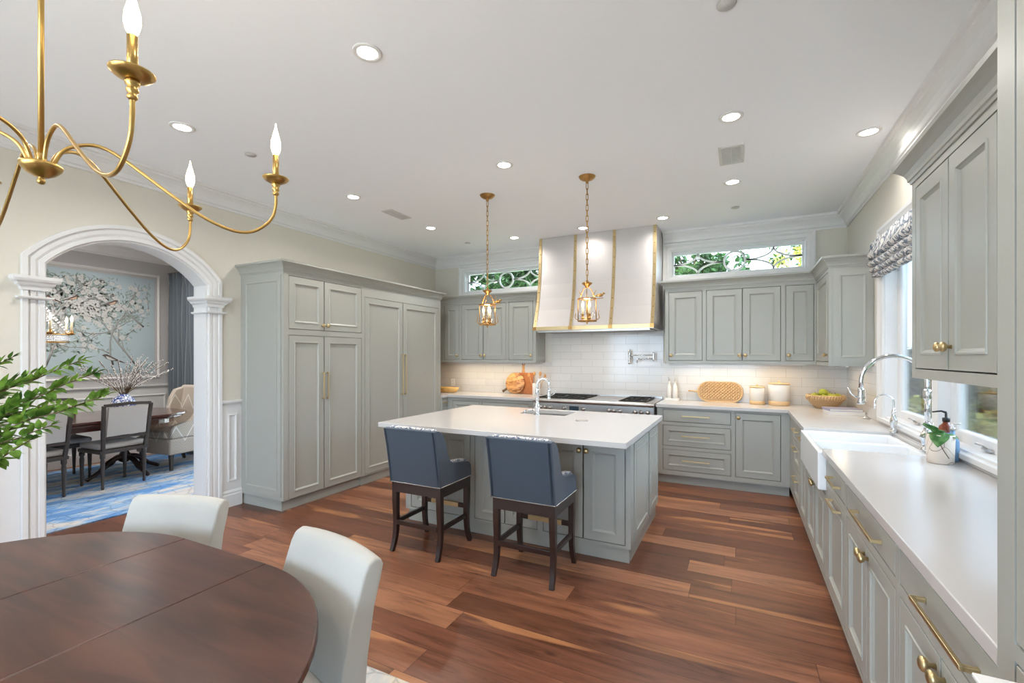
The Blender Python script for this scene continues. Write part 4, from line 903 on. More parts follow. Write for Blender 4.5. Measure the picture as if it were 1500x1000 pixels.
# ================================================================ lantern pendants over the island
def make_lantern(label):
    t = thing('lantern_pendant', label, 'pendant lamp', (0, 0, 0), 0, 'gilt bird lanterns over the island')
    MB().lathe([(.006, ZC-.06), (.012, ZC-.055), (.014, ZC-.04), (.03, ZC-.034), (.05, ZC-.026), (.066, ZC-.014), (.070, ZC-.006), (.074, ZC), (0, ZC)], (0, 0, 0), 28).build('canopy', 'antique', t)
    b = MB(); z = ZC-.055; k = 0
    while z > 2.125:
        L_ = .058; pts = []
        for j in range(16):
            a = 2*PI*j/16; u = .009*math.cos(a); v = (L_/2-.009)*(1 if math.sin(a) > 0 else -1)*(abs(math.sin(a)) > .01)+.009*math.sin(a)
            pts.append((u, 0, z-L_/2+v) if k % 2 == 0 else (0, u, z-L_/2+v))
        b.tube(pts, .0030, 5, closed=True); z -= .047; k += 1
    b.build('chain', 'antique', t)
    zc_ = z+.01
    MB().lathe([(0, 2.125), (.008, 2.12), (.02, 2.112), (.045, 2.104), (.047, 2.098), (.035, 2.088), (.02, 2.076), (.012, 2.062), (0, 2.06)], (0, 0, 0), 24).build('crown_cap', 'antique', t)
    b = MB()
    for a in (45, 165, 285):
        c, s_ = math.cos(R(a)), math.sin(R(a)); b.tube(crom([(.008*c, .008*s_, 2.07), (.04*c, .04*s_, 2.045), (.064*c, .064*s_, 2.0), (.076*c, .076*s_, 1.965)], 5), .004, 8)
        b.tube(crom([(.05*c, .05*s_, 2.0), (.075*c, .075*s_, 2.02), (.088*c, .088*s_, 2.055)], 4), [.004]*4+[.003]*3+[.001]*2, 6)
    b.build('scroll_bracket', 'antique', t)
    b = MB()
    for z in (1.965, 1.772): b.tube([(.078*math.cos(2*PI*k/36), .078*math.sin(2*PI*k/36), z) for k in range(36)], .005, 8, closed=True)
    for a in (0, 90, 180, 270):
        c, s_ = math.cos(R(a+20)), math.sin(R(a+20)); b.tube([(.078*c, .078*s_, 1.765), (.078*c, .078*s_, 1.97)], .0042, 6)
        b.tube(crom([(.078*c, .078*s_, 1.772), (.04*c, .04*s_, 1.768), (0, 0, 1.775)], 3), .0035, 6)
        b.tube(crom([(.08*c, .08*s_, 1.78), (.104*c, .104*s_, 1.80), (.097*c, .097*s_, 1.84), (.106*c, .106*s_, 1.865)], 4), [.0035]*8+[.002]*5, 6)
    b.lathe([(0, 1.742), (.006, 1.745), (.008, 1.752), (.005, 1.76), (.02, 1.766), (.022, 1.774), (.008, 1.785), (.006, 1.80)], (0, 0, 0), 16)
    b.build('lantern_frame', 'antique', t)
    MB().lathe([(.074, 1.778), (.074, 1.96)], (0, 0, 0), 40).build('glass_cylinder', 'lampglass', t)
    for a in (80, 200, 320):
        c, s_ = .038*math.cos(R(a)), .038*math.sin(R(a))
        k = MB().lathe([(.004, 1.785), (.016, 1.79), (.017, 1.795), (.010, 1.80), (.010, 1.825), (.014, 1.83), (.014, 1.834), (0, 1.834)], (c, s_, 0), 14).tube([(0, 0, 1.79), (c, s_, 1.79)], .003, 6).build('candle_holder', 'antique', t)
        MB().lathe([(.0085, 1.834), (.0085, 1.888), (0, 1.888)], (c, s_, 0), 12).build('candle_sleeve', 'cream', k)
        MB().lathe([(.004, 1.888), (.010, 1.90), (.011, 1.912), (.006, 1.932), (.001, 1.948), (0, 1.949)], (c, s_, 0), 12).build('bulb', 'flame2', k)
    l = bpy.data.lights.new('lantern_lamp', 'POINT'); l.energy = 1.0; l.color = (1, .78, .50); l.shadow_soft_size = .03
    o = bpy.data.objects.new('lantern_lamp', l); COL.objects.link(o); o.parent = t; o.location = (0, 0, 1.955)
    # little bird on a twig at the rim
    b = MB().tube(crom([(.06, 0, 1.968), (.10, 0, 1.962), (.14, .01, 1.968)], 4), .0035, 6)
    b.sphere((.118, 0, 1.99), .017, 12, 8, (1.5, .85, .9)); b.sphere((.146, 0, 2.004), .010, 10, 6); b.lathe([(0, .012), (.003, 0), (0, 0)], (.156, 0, 2.0), 6, 'x')
    b.tube([(.10, 0, 1.992), (.075, 0, 1.985), (.062, 0, 1.982)], [.009, .006, .003], 6)
    b.build('gilt_bird', 'antique', t)
    return t
p1 = make_lantern('gilt glass lantern on a chain at left, hanging before the left wall cabinets'); p1.location = (-2.205, 3.868, 0)
dup(p1, (-1.198, 3.856, 0), 0, 'gilt glass lantern on a chain at right, hanging before the range hood')

# ================================================================ taps
def gooseneck(name, label, loc, rz, base_r, col_h, rad, tube_r, tip, big=False):
    t = thing(name, label, 'tap', loc, rz)
    MB().lathe([(base_r*1.25, 0), (base_r*1.3, .006), (base_r, .014), (base_r*.8, .03), (base_r*.95, .05), (base_r*1.15, .075), (base_r*1.0, .10), (base_r*.6, .12), (base_r*.55, .14), (base_r*.7, .145), (base_r*.7, .155), (base_r*.5, .16)], (0, 0, 0), 24).build('base', 'chrome', t)
    MB().tube([(0, 0, .15), (0, 0, col_h-.05)], tube_r*1.15, 16).lathe([(tube_r*1.2, col_h-.10), (tube_r*1.7, col_h-.09), (tube_r*1.5, col_h-.07), (tube_r*1.7, col_h-.05), (tube_r*1.2, col_h-.035)], (0, 0, 0), 18).build('column', 'chrome', t)
    pts = [(0, 0, col_h-.06), (0, 0, col_h-.02)]+[(-rad+rad*math.cos(R(a)), 0, col_h+rad*math.sin(R(a))) for a in range(0, 181, 12)]+[(-2*rad, 0, col_h-tip*.4)]
    MB().tube(pts, tube_r, 14).build('gooseneck', 'chrome', t)
    z = col_h-tip*.35; x = -2*rad
    MB().lathe([(tube_r*1.1, z), (tube_r*1.6, z-.008), (tube_r*1.4, z-.02), (tube_r*1.6, z-.05), (tube_r*1.8, z-.06), (tube_r*1.3, z-.075), (tube_r*1.7, z-.085), (tube_r*1.6, z-.10), (0, z-.10)] if big else [(tube_r*1.1, z), (tube_r*1.3, z-.01), (tube_r*1.2, z-.03), (0, z-.03)], (x, 0, 0), 18).build('spout_head', 'chrome', t)
    if big: MB().tube([(x-.02, 0, z-.06), (x-.05, 0, z-.04), (x-.065, 0, z+.0)], [.004, .004, .003], 8).build('spray_lever', 'chrome', t)
    MB().tube([(0, 0, .085), (0, -base_r*1.6, .09)], base_r*.55, 12).tube([(0, -base_r*1.6, .09), (0, -base_r*2.2, .13), (0, -base_r*2.6, .17)] if big else [(0, -base_r*1.6, .09), (.0, -base_r*2.6, .10)], [.006, .005, .004] if big else [.005, .004], 8).build('lever_handle', 'chrome', t)
    return t
gooseneck('kitchen_tap', 'tall chrome gooseneck tap with pull-down head behind the farmhouse sink', (.975, 3.47, .914), 0, .030, .395, .157, .0125, .11, True)
gooseneck('filter_tap', 'small chrome gooseneck drinking water tap left of the tall sink tap', (.985, 4.17, .914), 0, .020, .215, .055, .006, .05)
gooseneck('prep_tap', 'tall chrome gooseneck tap on the island worktop beside the prep sink', (-1.70, 3.92, .914), R(200), .026, .285, .055, .0115, .12, True)
t = thing('air_switch', 'small round chrome button on the worktop by the sink', 'button', (1.0, 3.30, .914)); MB().lathe([(.016, 0), (.016, .006), (.009, .008), (.009, .012), (0, .012)], (0, 0, 0), 16).build('button', 'chrome', t)
t = thing('soap_lever', 'low chrome side spray spout left of the island tap', 'soap dispenser', (-1.86, 3.99, .914))
MB().lathe([(.018, 0), (.018, .004), (.012, .008), (.010, .03), (.013, .034), (0, .036)], (0, 0, 0), 16).tube([(0, 0, .03), (.06, .02, .036), (.10, .035, .028)], .0045, 8).build('spout', 'chrome', t)
# pot filler
t = thing('pot_filler', 'chrome double-jointed pot filler tap on the tiles over the range', 'tap', (-1.30, YB-.009, 1.455))
MB().lathe([(.03, 0), (.03, -.008), (.014, -.014), (.012, -.07)], (0, 0, 0), 18, 'y').build('wall_flange', 'chrome', t)
b = MB().lathe([(.010, -.095), (.02, -.09), (.012, -.07), (.02, -.05), (.013, -.02), (.017, 0), (.013, .02), (.019, .05), (.012, .065), (.017, .085), (.006, .10), (0, .10)], (0, -.075, 0), 16); b.build('valve_body', 'chrome', t)
MB().tube([(0, -.075, .022), (.31, -.10, .022)], .007, 10).build('upper_arm', 'chrome', t)
MB().lathe([(.006, -.055), (.013, -.05), (.010, -.03), (.013, 0), (.010, .03), (.013, .05), (.006, .06)], (.31, -.10, 0), 14).build('elbow', 'chrome', t)
MB().tube([(.31, -.10, -.022), (.12, -.12, -.022)], .007, 10).tube([(.12, -.12, -.02), (.11, -.12, -.03), (.11, -.12, -.075)], [.008, .009, .009], 10).build('lower_arm', 'chrome', t)

# ================================================================ things on the worktops
ZT = .9145
t = thing('round_chopping_board', 'round striped wood board with a short handle leaning on the tiles', 'chopping board', (-2.965, 6.0, ZT))
b = MB(); n = 40
b.lathe([(0, -.009), (.150, -.009), (.154, -.004), (.154, .004), (.150, .009), (0, .009)], (0, 0, 0), 44, 'y')
t.rotation_euler = (R(-8), 0, 0)
for i in range(len(b.v)): b.v[i] = (b.v[i][0], b.v[i][1], b.v[i][2]+.156)
b.build('board', 'olive', t)
MB().tube([(-.125, 0, .075), (-.17, 0, .045), (-.195, 0, .030)], [.020, .015, .022], 10, flat=.6, up=(0, 1, 0)).build('handle', 'bark', t)
t = thing('paddle_board', 'rectangular brown wood board standing behind the round board', 'chopping board', (-2.79, 6.045, ZT)); t.rotation_euler = (R(-5), 0, 0)
MB().box(-.135, .10, -.009, .009, 0, .31).build('board', 'midwood', t, bevel=.006)
t = thing('handled_board', 'slim pale board with a tall ringed handle behind the other boards', 'chopping board', (-2.86, 6.072, ZT)); t.rotation_euler = (R(-2.5), 0, 0)
MB().box(-.06, .06, -.007, .007, 0, .30).prism([(-.03, .30), (.03, .30), (.018, .35), (.018, .42), (-.018, .42), (-.018, .35)], -.007, .007).build('board', 'lightwood', t, bevel=.004)
MB().tube([(.02*math.cos(2*PI*k/20), 0, .435+.02*math.sin(2*PI*k/20)) for k in range(20)], .007, 8, closed=True).build('ring', 'midwood', t)
t = thing('utensil_crock', 'white ceramic crock of utensils left of the range', 'crock', (-2.585, 5.93, ZT))
MB().lathe([(.050, 0), (.055, .004), (.055, .165), (.052, .168), (.048, .165), (.048, .01), (0, .01)], (0, 0, 0), 28).build('crock', 'white', t)
for i, (a, h, dx, lb) in enumerate([(-.10, .29, -.02, 'left leaning wooden spoon in the white crock'), (-.03, .31, -.005, 'second wooden spoon from the left in the white crock'), (.05, .31, .008, 'third wooden spoon from the left in the white crock'), (.11, .28, .02, 'right leaning wooden spoon in the white crock')]):
    o = MB().tube([(dx, 0, .015), (dx+a*.5, .0, h*.6), (dx+a*.8, .005, h-.04)], .005, 8).sphere((dx+a*.92, .005, h-.01), .022, 12, 8, (.9, .35, 1.5)).build('wooden_spoon', 'lightwood', loc=(-2.585, 5.92+.012*i, ZT))
    tag(o, lb, 'spoon', 'wooden spoons in the crock')
t = thing('dough_bowl', 'long golden wooden dough bowl beside the panelled refrigerator', 'bowl', (-4.05, 5.80, ZT))
b = MB(); V = []; F = []; N = 32
for (sc, z) in ((.70, 0), (.86, .02), (1, .075), (.95, .078), (.80, .028), (.0, .02)):
    for k in range(N): a = 2*PI*k/N; V.append((.25*sc*math.cos(a), .085*sc*math.sin(a), z))
for i in range(5):
    for k in range(N): F.append((i*N+k, i*N+(k+1) % N, (i+1)*N+(k+1) % N, (i+1)*N+k))
F.append(tuple(range(N))); b.add(V, F, True); b.build('bowl', 'bread', t)
t = thing('power_outlet', 'white wall socket on the tiles above the dough bowl', 'outlet', (-4.10, YB-.009, 1.05))
MB().box(-.036, .036, -.006, 0, -.058, .058).build('plate', 'plaster', t, bevel=.002)
MB().box(-.017, .017, -.008, -.0061, .008, .04).box(-.017, .017, -.008, -.0061, -.04, -.008).build('sockets', 'trim', t, bevel=.001)
t = thing('power_outlet', 'white wall socket on the tiles right of the fruit bowl', 'outlet', (XR-.009, 5.25, 1.10)); t.rotation_euler = (0, 0, R(-90))
MB().box(-.036, .036, -.006, 0, -.058, .058).build('plate', 'plaster', t, bevel=.002)
MB().box(-.017, .017, -.008, -.0061, .008, .04).box(-.017, .017, -.008, -.0061, -.04, -.008).build('sockets', 'trim', t, bevel=.001)
# oil bottles on a tray
t = thing('bottle_tray', 'small clear tray under the two oil bottles', 'tray', (-.765, 5.985, ZT))
MB().grid([-.085, -.078, .078, .085], [-.045, -.038, .038, .045], lambda u, v: abs(u) > .078 or abs(v) > .038, .005, .03).box(-.085, .085, -.045, .045, 0, .005).build('tray', 'white', t, bevel=.001)
def bottle(x, lb):
    t = thing('oil_bottle', lb, 'bottle', (x, 5.985, ZT+.0055), 0, 'oil bottles beside the range')
    MB().lathe([(.027, 0), (.030, .004), (.030, .14), (.026, .165), (.014, .195), (.011, .20), (.011, .225), (.013, .228), (.013, .235), (0, .235)], (0, 0, 0), 22).build('bottle', 'white', t)
    MB().lathe([(.012, .236), (.010, .25), (.005, .255)], (0, 0, 0), 12).tube([(0, 0, .25), (0, 0, .27), (-.015, 0, .285)], .0035, 8).build('pourer', 'steel', t)
    return t
bt = bottle(-.80, 'left one of two white oil bottles with steel pourers by the range'); dup(bt, (-.73, 5.985, ZT+.0055), 0, 'right one of two white oil bottles with steel pourers by the range')
# wicker tray
t = thing('wicker_tray', 'oval woven wicker tray with handle leaning against the tiles', 'tray', (-.225, 6.03, ZT)); t.rotation_euler = (R(-9), 0, 0)
def stadium(hl, r, n=14): return [(hl-r+r*math.cos(R(a)), r*math.sin(R(a))) for a in [-90+180*k/n for k in range(n+1)]]+[(-hl+r-r*math.cos(R(a)), -r*math.sin(R(a))) for a in [-90+180*k/n for k in range(n+1)]]
b = MB().prism([(x, z+.118) for x, z in stadium(.235, .108)], -.006, .006); b.build('woven_panel', 'wicker', t)
b = MB().tube([(x, 0, z+.120) for x, z in stadium(.245, .117)], .009, 8, closed=True, up=(0, 1, 0)); b.build('rim', 'reed', t)
b = MB()
for k in range(22):
    x = -.20+k*.019
    for j in range(6):
        zz = .028+j*.036+(.018 if k % 2 else 0); h = math.sqrt(max(0, .108**2-max(0, abs(x)-.127)**2))
        if abs(zz+.012-.118) < h-.004: b.tube([(x-.004, -.006, zz), (x, -.012, zz+.014), (x+.004, -.006, zz+.028)], .0055, 6)
b.build('raised_weave', 'reed', t)
MB().tube([(-.24, 0, .118), (-.30, 0, .122), (-.355, 0, .124)], [.010, .008, .010], 8).build('handle', 'reed', t)
def canister(x, y, r, h, lb):
    t = thing('canister', lb, 'canister', (x, y, ZT), 0, 'white canisters with wooden bands')
    MB().lathe([(r*.98, 0), (r, .003), (r, h*.2), (0, h*.2)], (0, 0, 0), 32).build('base_band', 'lid', t)
    MB().lathe([(r, h*.2+.0005), (r, h-.02), (r*.97, h-.016), (0, h-.016)], (0, 0, 0), 32).build('body', 'white', t)
    MB().lathe([(0, h-.015), (r*1.02, h-.015), (r*1.04, h-.010), (r*1.02, h-.003), (.012, h), (.008, h+.006), (.014, h+.014), (.008, h+.022), (0, h+.023)], (0, 0, 0), 32).build('lid', 'lid', t)
canister(.17, 5.95, .078, .205, 'smaller white canister with brass base band, nearer the wicker tray')
canister(.385, 5.94, .105, .25, 'larger white canister with brass base band, nearer the fruit bowl')
# fruit bowl
t = thing('fruit_bowl', 'round woven bowl holding green fruit in the back right corner', 'bowl', (.80, 5.80, ZT))
MB().lathe([(.085, 0), (.09, .004), (.135, .05), (.168, .10), (.172, .135), (.162, .136), (.155, .10), (.12, .05), (.08, .015), (0, .015)], (0, 0, 0), 40).build('bowl', 'wicker', t)
MB().tube([(.168*math.cos(2*PI*k/40), .168*math.sin(2*PI*k/40), .136) for k in range(40)], .007, 8, closed=True).build('rim', 'reed', t)
b = MB()
for k in range(40):
    a = 2*PI*k/40; b.tube([(.166*math.cos(a), .166*math.sin(a), .09), (.178*math.cos(a+.03), .178*math.sin(a+.03), .115), (.170*math.cos(a+.06), .170*math.sin(a+.06), .137)], .0045, 6)
b.build('woven_band', 'reed', t)
frt = None
for i, (x, y, z, lb) in enumerate([(-.10, -.03, .115, 'leftmost green fruit in the woven bowl'), (-.03, -.09, .112, 'green fruit at the front of the woven bowl'), (.05, -.07, .118, 'green fruit at the front right of the woven bowl'), (.10, .0, .122, 'rightmost green fruit in the woven bowl'), (-.02, .0, .165, 'topmost green fruit in the woven bowl'), (.04, .08, .125, 'green fruit at the back of the woven bowl'), (-.08, .07, .12, 'green fruit at the back left of the woven bowl'), (0, 0, .085, 'green fruit buried in the middle of the woven bowl')]):
    if frt is None:
        frt = thing('green_fruit', lb, 'fruit', (0, 0, 0), 0, 'green fruit in the woven bowl')
        b = MB(); prof = [(0, -.034), (.018, -.033), (.034, -.018), (.040, 0), (.035, .02), (.022, .032), (.008, .033), (0, .029)]
        b.lathe(prof, (0, 0, 0), 18)
        for q in range(len(b.v)):
            v = Vector(b.v[q]); k = 1+.07*math.sin(5*math.atan2(v.y, v.x)); b.v[q] = (v.x*k, v.y*k, v.z)
        b.build('flesh', 'green', frt); MB().tube([(0, 0, .028), (.004, 0, .046)], .0022, 6).build('stem', 'bark', frt)
        o = frt
    else: o = copy_tree(frt); o['label'] = lb
    o.location = (.80+x, 5.80+y, ZT+z); o.rotation_euler = (random.uniform(-.5, .5), random.uniform(-.5, .5), random.uniform(0, 6)); o.scale = (1.05,)*3
# books
def book(loc, w, d, h, rz, lb, cov):
    t = thing('book', lb, 'book', loc, rz, 'books stacked on the worktop')
    MB().box(-w/2+.004, w/2-.004, -d/2+.004, d/2-.004, .0035, h-.0035).build('pages', 'paper', t)
    MB().box(-w/2, w/2, -d/2, d/2, 0, .003).box(-w/2, w/2, -d/2, d/2, h-.003, h).box(-w/2, -w/2+.003, -d/2, d/2, .003, h-.003).build('cover', cov, t, bevel=.0008)
book((.875, 5.30, ZT), .29, .22, .032, R(4), 'lower, larger white coffee-table book near the corner', 'bookcover')
book((.865, 5.31, ZT+.0325), .27, .21, .022, R(10), 'upper book with violet-grey cover edge near the corner', 'bookblue')
t = thing('drain_stopper', 'small dark metal sink stopper on the worktop beside the books', 'sink stopper', (.99, 5.0, ZT)); MB().lathe([(.03, 0), (.03, .01), (.012, .014), (.010, .03), (0, .032)], (0, 0, 0), 20).build('stopper', 'steel', t)
# potted plant and soap by the window
def leaf_mesh(b, base, d, up, ln, wd, fold=.15, n=5, curl=.15, bend=0):
    base = Vector(base); d = Vector(d).normalized(); up = Vector(up); s_ = d.cross(up)
    if s_.length < 1e-3: s_ = Vector((1, 0, 0))
    s_.normalize(); nn = s_.cross(d)
    V = []; F = []
    for i in range(n+1):
        t_ = i/n; w = wd*math.sin(PI*min(1, (t_*.96+.04)**.8))*.5; c = base+d*(ln*t_)-nn*(curl*ln*t_*t_)
        V += [c-s_*w+nn*(fold*w), c, c+s_*w+nn*(fold*w)]
    for i in range(n):
        o = i*3; F += [(o, o+1, o+4, o+3), (o+1, o+2, o+5, o+4)]
    b.add(V, F, True)
t = thing('plant_pot', 'cream crackled plant pot with round green leaves at the near end of the window', 'plant pot', (.922, 3.10, ZT))
MB().lathe([(.050, 0), (.054, .003), (.058, .145), (.055, .148), (.052, .143), (.050, .12), (0, .12)], (0, 0, 0), 30).build('pot', 'crackle', t)
MB().lathe([(0, .118), (.0505, .121), (0, .1225)], (0, 0, 0), 20).build('soil', 'soil', t)
b = MB(); fl = MB()
for (dx, dy, dz, ln, wd, tx, ty, tz) in [(-.45, -.85, -.75, .095, .078, 0, -.02, .165), (-.9, .25, -.1, .07, .055, 0, 0, .15), (-.55, -.35, .75, .075, .07, -.02, -.005, .16), (.6, -.6, -.1, .055, .05, .01, 0, .15), (-.5, .1, .55, .062, .056, -.015, 0, .155), (-.2, -.5, .5, .055, .05, -.01, -.01, .15), (-.55, .8, -.2, .07, .06, 0, 0, .145)]:
    leaf_mesh(fl, (tx+dx*.015, ty+dy*.015, tz), (dx, dy, dz), (0, 0, 1) if abs(dz) < .9 else (-.6, -.8, 0), ln, wd, .18, 8, .2)
    b.tube([(0, 0, .12), (tx*.6+dx*.005, ty+dy*.005, tz*.95), (tx+dx*.02, ty+dy*.02, tz)], .003, 6)
b.tube(crom([(-.01, -.045, .135), (-.02, -.062, .11), (-.005, -.066, .07), (.015, -.064, .035)], 4), .0018, 6)
b.build('stems', 'bark', t); o = fl.build('foliage', 'succ', t); o.modifiers.new('solid', 'SOLIDIFY').thickness = .0018
t = thing('soap_bottle', 'amber pump soap bottle with blue label behind the plant pot', 'soap bottle', (.995, 3.265, ZT))
MB().lathe([(.030, 0), (.034, .005), (.034, .15), (.028, .172), (.014, .185), (.013, .20), (0, .20)], (0, 0, 0), 26).build('bottle', 'amber', t)
MB().lathe([(.0345, .03), (.0345, .14)], (0, 0, 0), 26).build('label_sleeve', 'bluelabel', t)
MB().lathe([(.016, .196), (.016, .216), (.006, .218), (.005, .245), (0, .245)], (0, 0, 0), 16).tube([(0, 0, .245), (-.02, .0, .252), (-.055, .01, .244)], [.007, .005, .004], 8).build('pump', 'black', t)
t = thing('soap_bottle', 'clear pump bottle behind the amber soap bottle', 'soap bottle', (.995, 3.18, ZT))
MB().lathe([(.024, 0), (.027, .004), (.027, .10), (.022, .12), (.010, .13), (.010, .16), (0, .16)], (0, 0, 0), 22).build('bottle', 'bluelabel', t)
MB().lathe([(.012, .16), (.012, .175), (.004, .177), (.004, .195), (0, .195)], (0, 0, 0), 14).tube([(0, 0, .195), (.03, -.01, .198)], .004, 8).build('pump', 'steel', t)

# roman shade
t = thing('roman_shade', 'folded roman shade in grey scroll fabric at the top of the sink window', 'roman shade', (XR, 0, 0))
fold = [(-.02, 2.415), (-.075, 2.40), (-.085, 2.33), (-.105, 2.285), (-.085, 2.262), (-.06, 2.258), (-.085, 2.245), (-.10, 2.225), (-.082, 2.205), (-.055, 2.20), (-.078, 2.188), (-.088, 2.172), (-.07, 2.155), (-.048, 2.152), (-.066, 2.14), (-.072, 2.126), (-.055, 2.112), (-.03, 2.11)]
V = []; F = []; m = len(fold); ny = 14
for i in range(ny):
    y = 2.62+(4.72-2.62)*i/(ny-1); u = 2*i/(ny-1)-1
    for x, z in fold: V.append((x+.006*math.sin(i*1.3), y, z-.018*(1-u*u)*(2.42-z)/.3))
for i in range(ny-1):
    for k in range(m): F.append((i*m+k, i*m+(k+1) % m, (i+1)*m+(k+1) % m, (i+1)*m+k))
F += [tuple(range(m)), tuple(range((ny-1)*m, ny*m))[::-1]]
b = MB(); b.add(V, F, True); b.build('folded_fabric', 'shade', t)
MB().box(-.028, -.004, 2.62, 4.72, 2.405, 2.44).build('headrail', 'trim', t)

# ================================================================ greenery on the breakfast table
def W_(u, v, zc):
    a = (u-750)/668.9*zc; c, s = math.cos(R(26.6)), math.sin(R(26.6)); return Vector((a*c-zc*s, a*s+zc*c, 1.464-(v-521.6)/668.9*zc))
VX, VY = -1.70, .30
t = thing('flower_vase', 'white ceramic vase of leafy branches standing on the breakfast table', 'vase', (VX, VY, .7605))
MB().lathe([(.05, 0), (.06, .006), (.095, .09), (.10, .14), (.075, .20), (.05, .235), (.055, .26), (.048, .262), (.042, .235), (.066, .20), (.088, .14), (.05, .02), (0, .02)], (0, 0, 0), 36).build('vase', 'white', t)
# tips measured as world points (fixed in the room)
TIPS = [
    ( (-1.477, 0.546, 1.458), (-1.577, 0.485, 1.405), (-1.669, 0.417, 1.333) ),
    ( (-1.41, 0.546, 1.425), (-1.499, 0.491, 1.38), (-1.61, 0.424, 1.294) ),
    ( (-1.335, 0.539, 1.375), (-1.436, 0.489, 1.334), (-1.552, 0.42, 1.275) ),
    ( (-1.667, 0.507, 1.418), (-1.711, 0.463, 1.365), (-1.745, 0.401, 1.279) ),
    ( (-1.74, 0.493, 1.461), (-1.78, 0.45, 1.417), (-1.775, 0.397, 1.312) ),
    ( (-1.416, 0.465, 1.306), (-1.481, 0.433, 1.278), (-1.565, 0.391, 1.231) ),
    ( (-1.386, 0.424, 1.284), (-1.449, 0.404, 1.249), (-1.549, 0.376, 1.189) ),
    ( (-1.467, 0.518, 1.349), (-1.543, 0.469, 1.334), (-1.639, 0.409, 1.278) ),
    ( (-1.589, 0.501, 1.371), (-1.638, 0.455, 1.33), (-1.699, 0.402, 1.266) ),
        ((-1.95, .30, 1.55), (-1.88, .31, 1.45), (-1.80, .31, 1.30)), ((-2.15, .42, 1.45), (-2.0, .38, 1.38), (-1.84, .33, 1.25)), ((-2.0, .0, 1.45), (-1.9, .12, 1.36), (-1.79, .24, 1.25)), ((-1.65, -.1, 1.45), (-1.66, .05, 1.36), (-1.69, .2, 1.22))]
BL = ['uppermost long leafy branch reaching over the arched doorway', 'second leafy branch from the top, its tip before the far dining wall', 'lowest long leafy branch, its tip before the dining table', 'short leafy branch pointing at the left pilaster', 'leafy branch tip at the left edge of the view, highest one there', 'lower leafy branch hanging toward the wainscot', 'lowest leafy branch at the left edge of the view', 'leafy branch in the dense middle of the bunch', 'leafy branch filling the left middle of the bunch',
      'leafy branch standing upright out of view', 'leafy branch on the far left out of view', 'leafy branch on the near left out of view', 'leafy branch on the near side out of view']
for i, (tip, mid, m2_) in enumerate(TIPS):
    a = 2*PI*i/len(TIPS); base = Vector((VX+.02*math.cos(a), VY+.02*math.sin(a), .80)); mouth = Vector((VX+.03, VY+.02*math.sin(a), 1.03))
    br = thing('leafy_branch', BL[i], 'branch', tuple(base), 0, 'leafy branches in the vase')
    tip = Vector(tip); mid = Vector(mid)
    pts = crom([base, mouth, m2_, mid, tip], 12); pts = [p-base for p in pts]
    n = len(pts); MB().tube(pts, [.0035-.0025*k/n for k in range(n)], 6).build('stem', 'bark', br)
    b = MB(); side = 1; acc = 0; start = 14
    for k in range(start, n):
        d = (pts[k]-pts[k-1]); L_ = d.length; d.normalize(); steps = max(1, int(L_/.0042))
        for q in range(steps):
            p = pts[k-1].lerp(pts[k], q/steps); ph = random.uniform(0, 2*PI); pr = d.orthogonal().normalized(); pr.rotate(Matrix.Rotation(ph, 3, d))
            pr = (pr+Vector((0, 0, .25))).normalized()
            f = (k+q/steps)/n; ln = random.uniform(.030, .046)*(1.05-.45*max(0, f-.6)/.4)
            leaf_mesh(b, p, d*random.uniform(.4, .9)+pr*random.uniform(.5, 1.0), Vector((0, 0, 1))+pr*.6, ln, ln*.50, .3, 4, .12)
    for q in range(3): leaf_mesh(b, pts[-1], d+Vector((random.uniform(-.3, .3), random.uniform(-.3, .3), random.uniform(-.2, .3))), (0, 0, 1), .026, .009)
    b.build('foliage', 'leaf', br)

# ================================================================ dining room
o = MB().box(-7.75, -5.10, -.8, 3.95, 0, .012).build('dining_rug', 'rugdaylit', bevel=.003); tag(o, 'faded grey rug under the dining room table, daylight blue in its colour', 'rug')
DT = (-6.80, 2.35)
t = thing('dining_table', 'long polished mahogany double-pedestal table in the dining room', 'table', (DT[0], DT[1], .0125))
def ro(hx, hy, r, n=8): return [(sx*(hx-r)+r*math.cos(R(a)), sy*(hy-r)+r*math.sin(R(a))) for sx, sy, a0 in ((1, 1, 0), (-1, 1, 90), (-1, -1, 180), (1, -1, 270)) for a in [a0+90*k/n for k in range(n+1)]]
MB().prism(ro(.60, 1.12, .45), .725, .750, 'xy').build('tabletop', 'mahog', t, bevel=.006, segs=3)
MB().prism(ro(.565, 1.085, .42), .69, .7245, 'xy').build('moulded_edge', 'mahog', t, bevel=.012, segs=3)
MB().prism(ro(.48, 1.0, .38), .63, .6895, 'xy').build('apron', 'mahog', t)
for y in (-.58, .55):
    p = MB().lathe([(.06, .629), (.06, .60), (.035, .57), (.035, .50), (.06, .44), (.075, .38), (.05, .33), (.04, .28), (.06, .24), (.06, .17), (.03, .15), (0, .15)], (0, y, 0), 24).build('pedestal', 'espresso', t)
    for a in (10, 100, 190, 280):
        c, s_ = math.cos(R(a)), math.sin(R(a))
        MB().tube(crom([(c*.04, y+s_*.04, .22), (c*.15, y+s_*.15, .19), (c*.27, y+s_*.27, .09), (c*.40, y+s_*.40, .022)], 5), [.03]*10+[.022]*6, 8, up=(0, 0, 1)).build('foot', 'espresso', p)
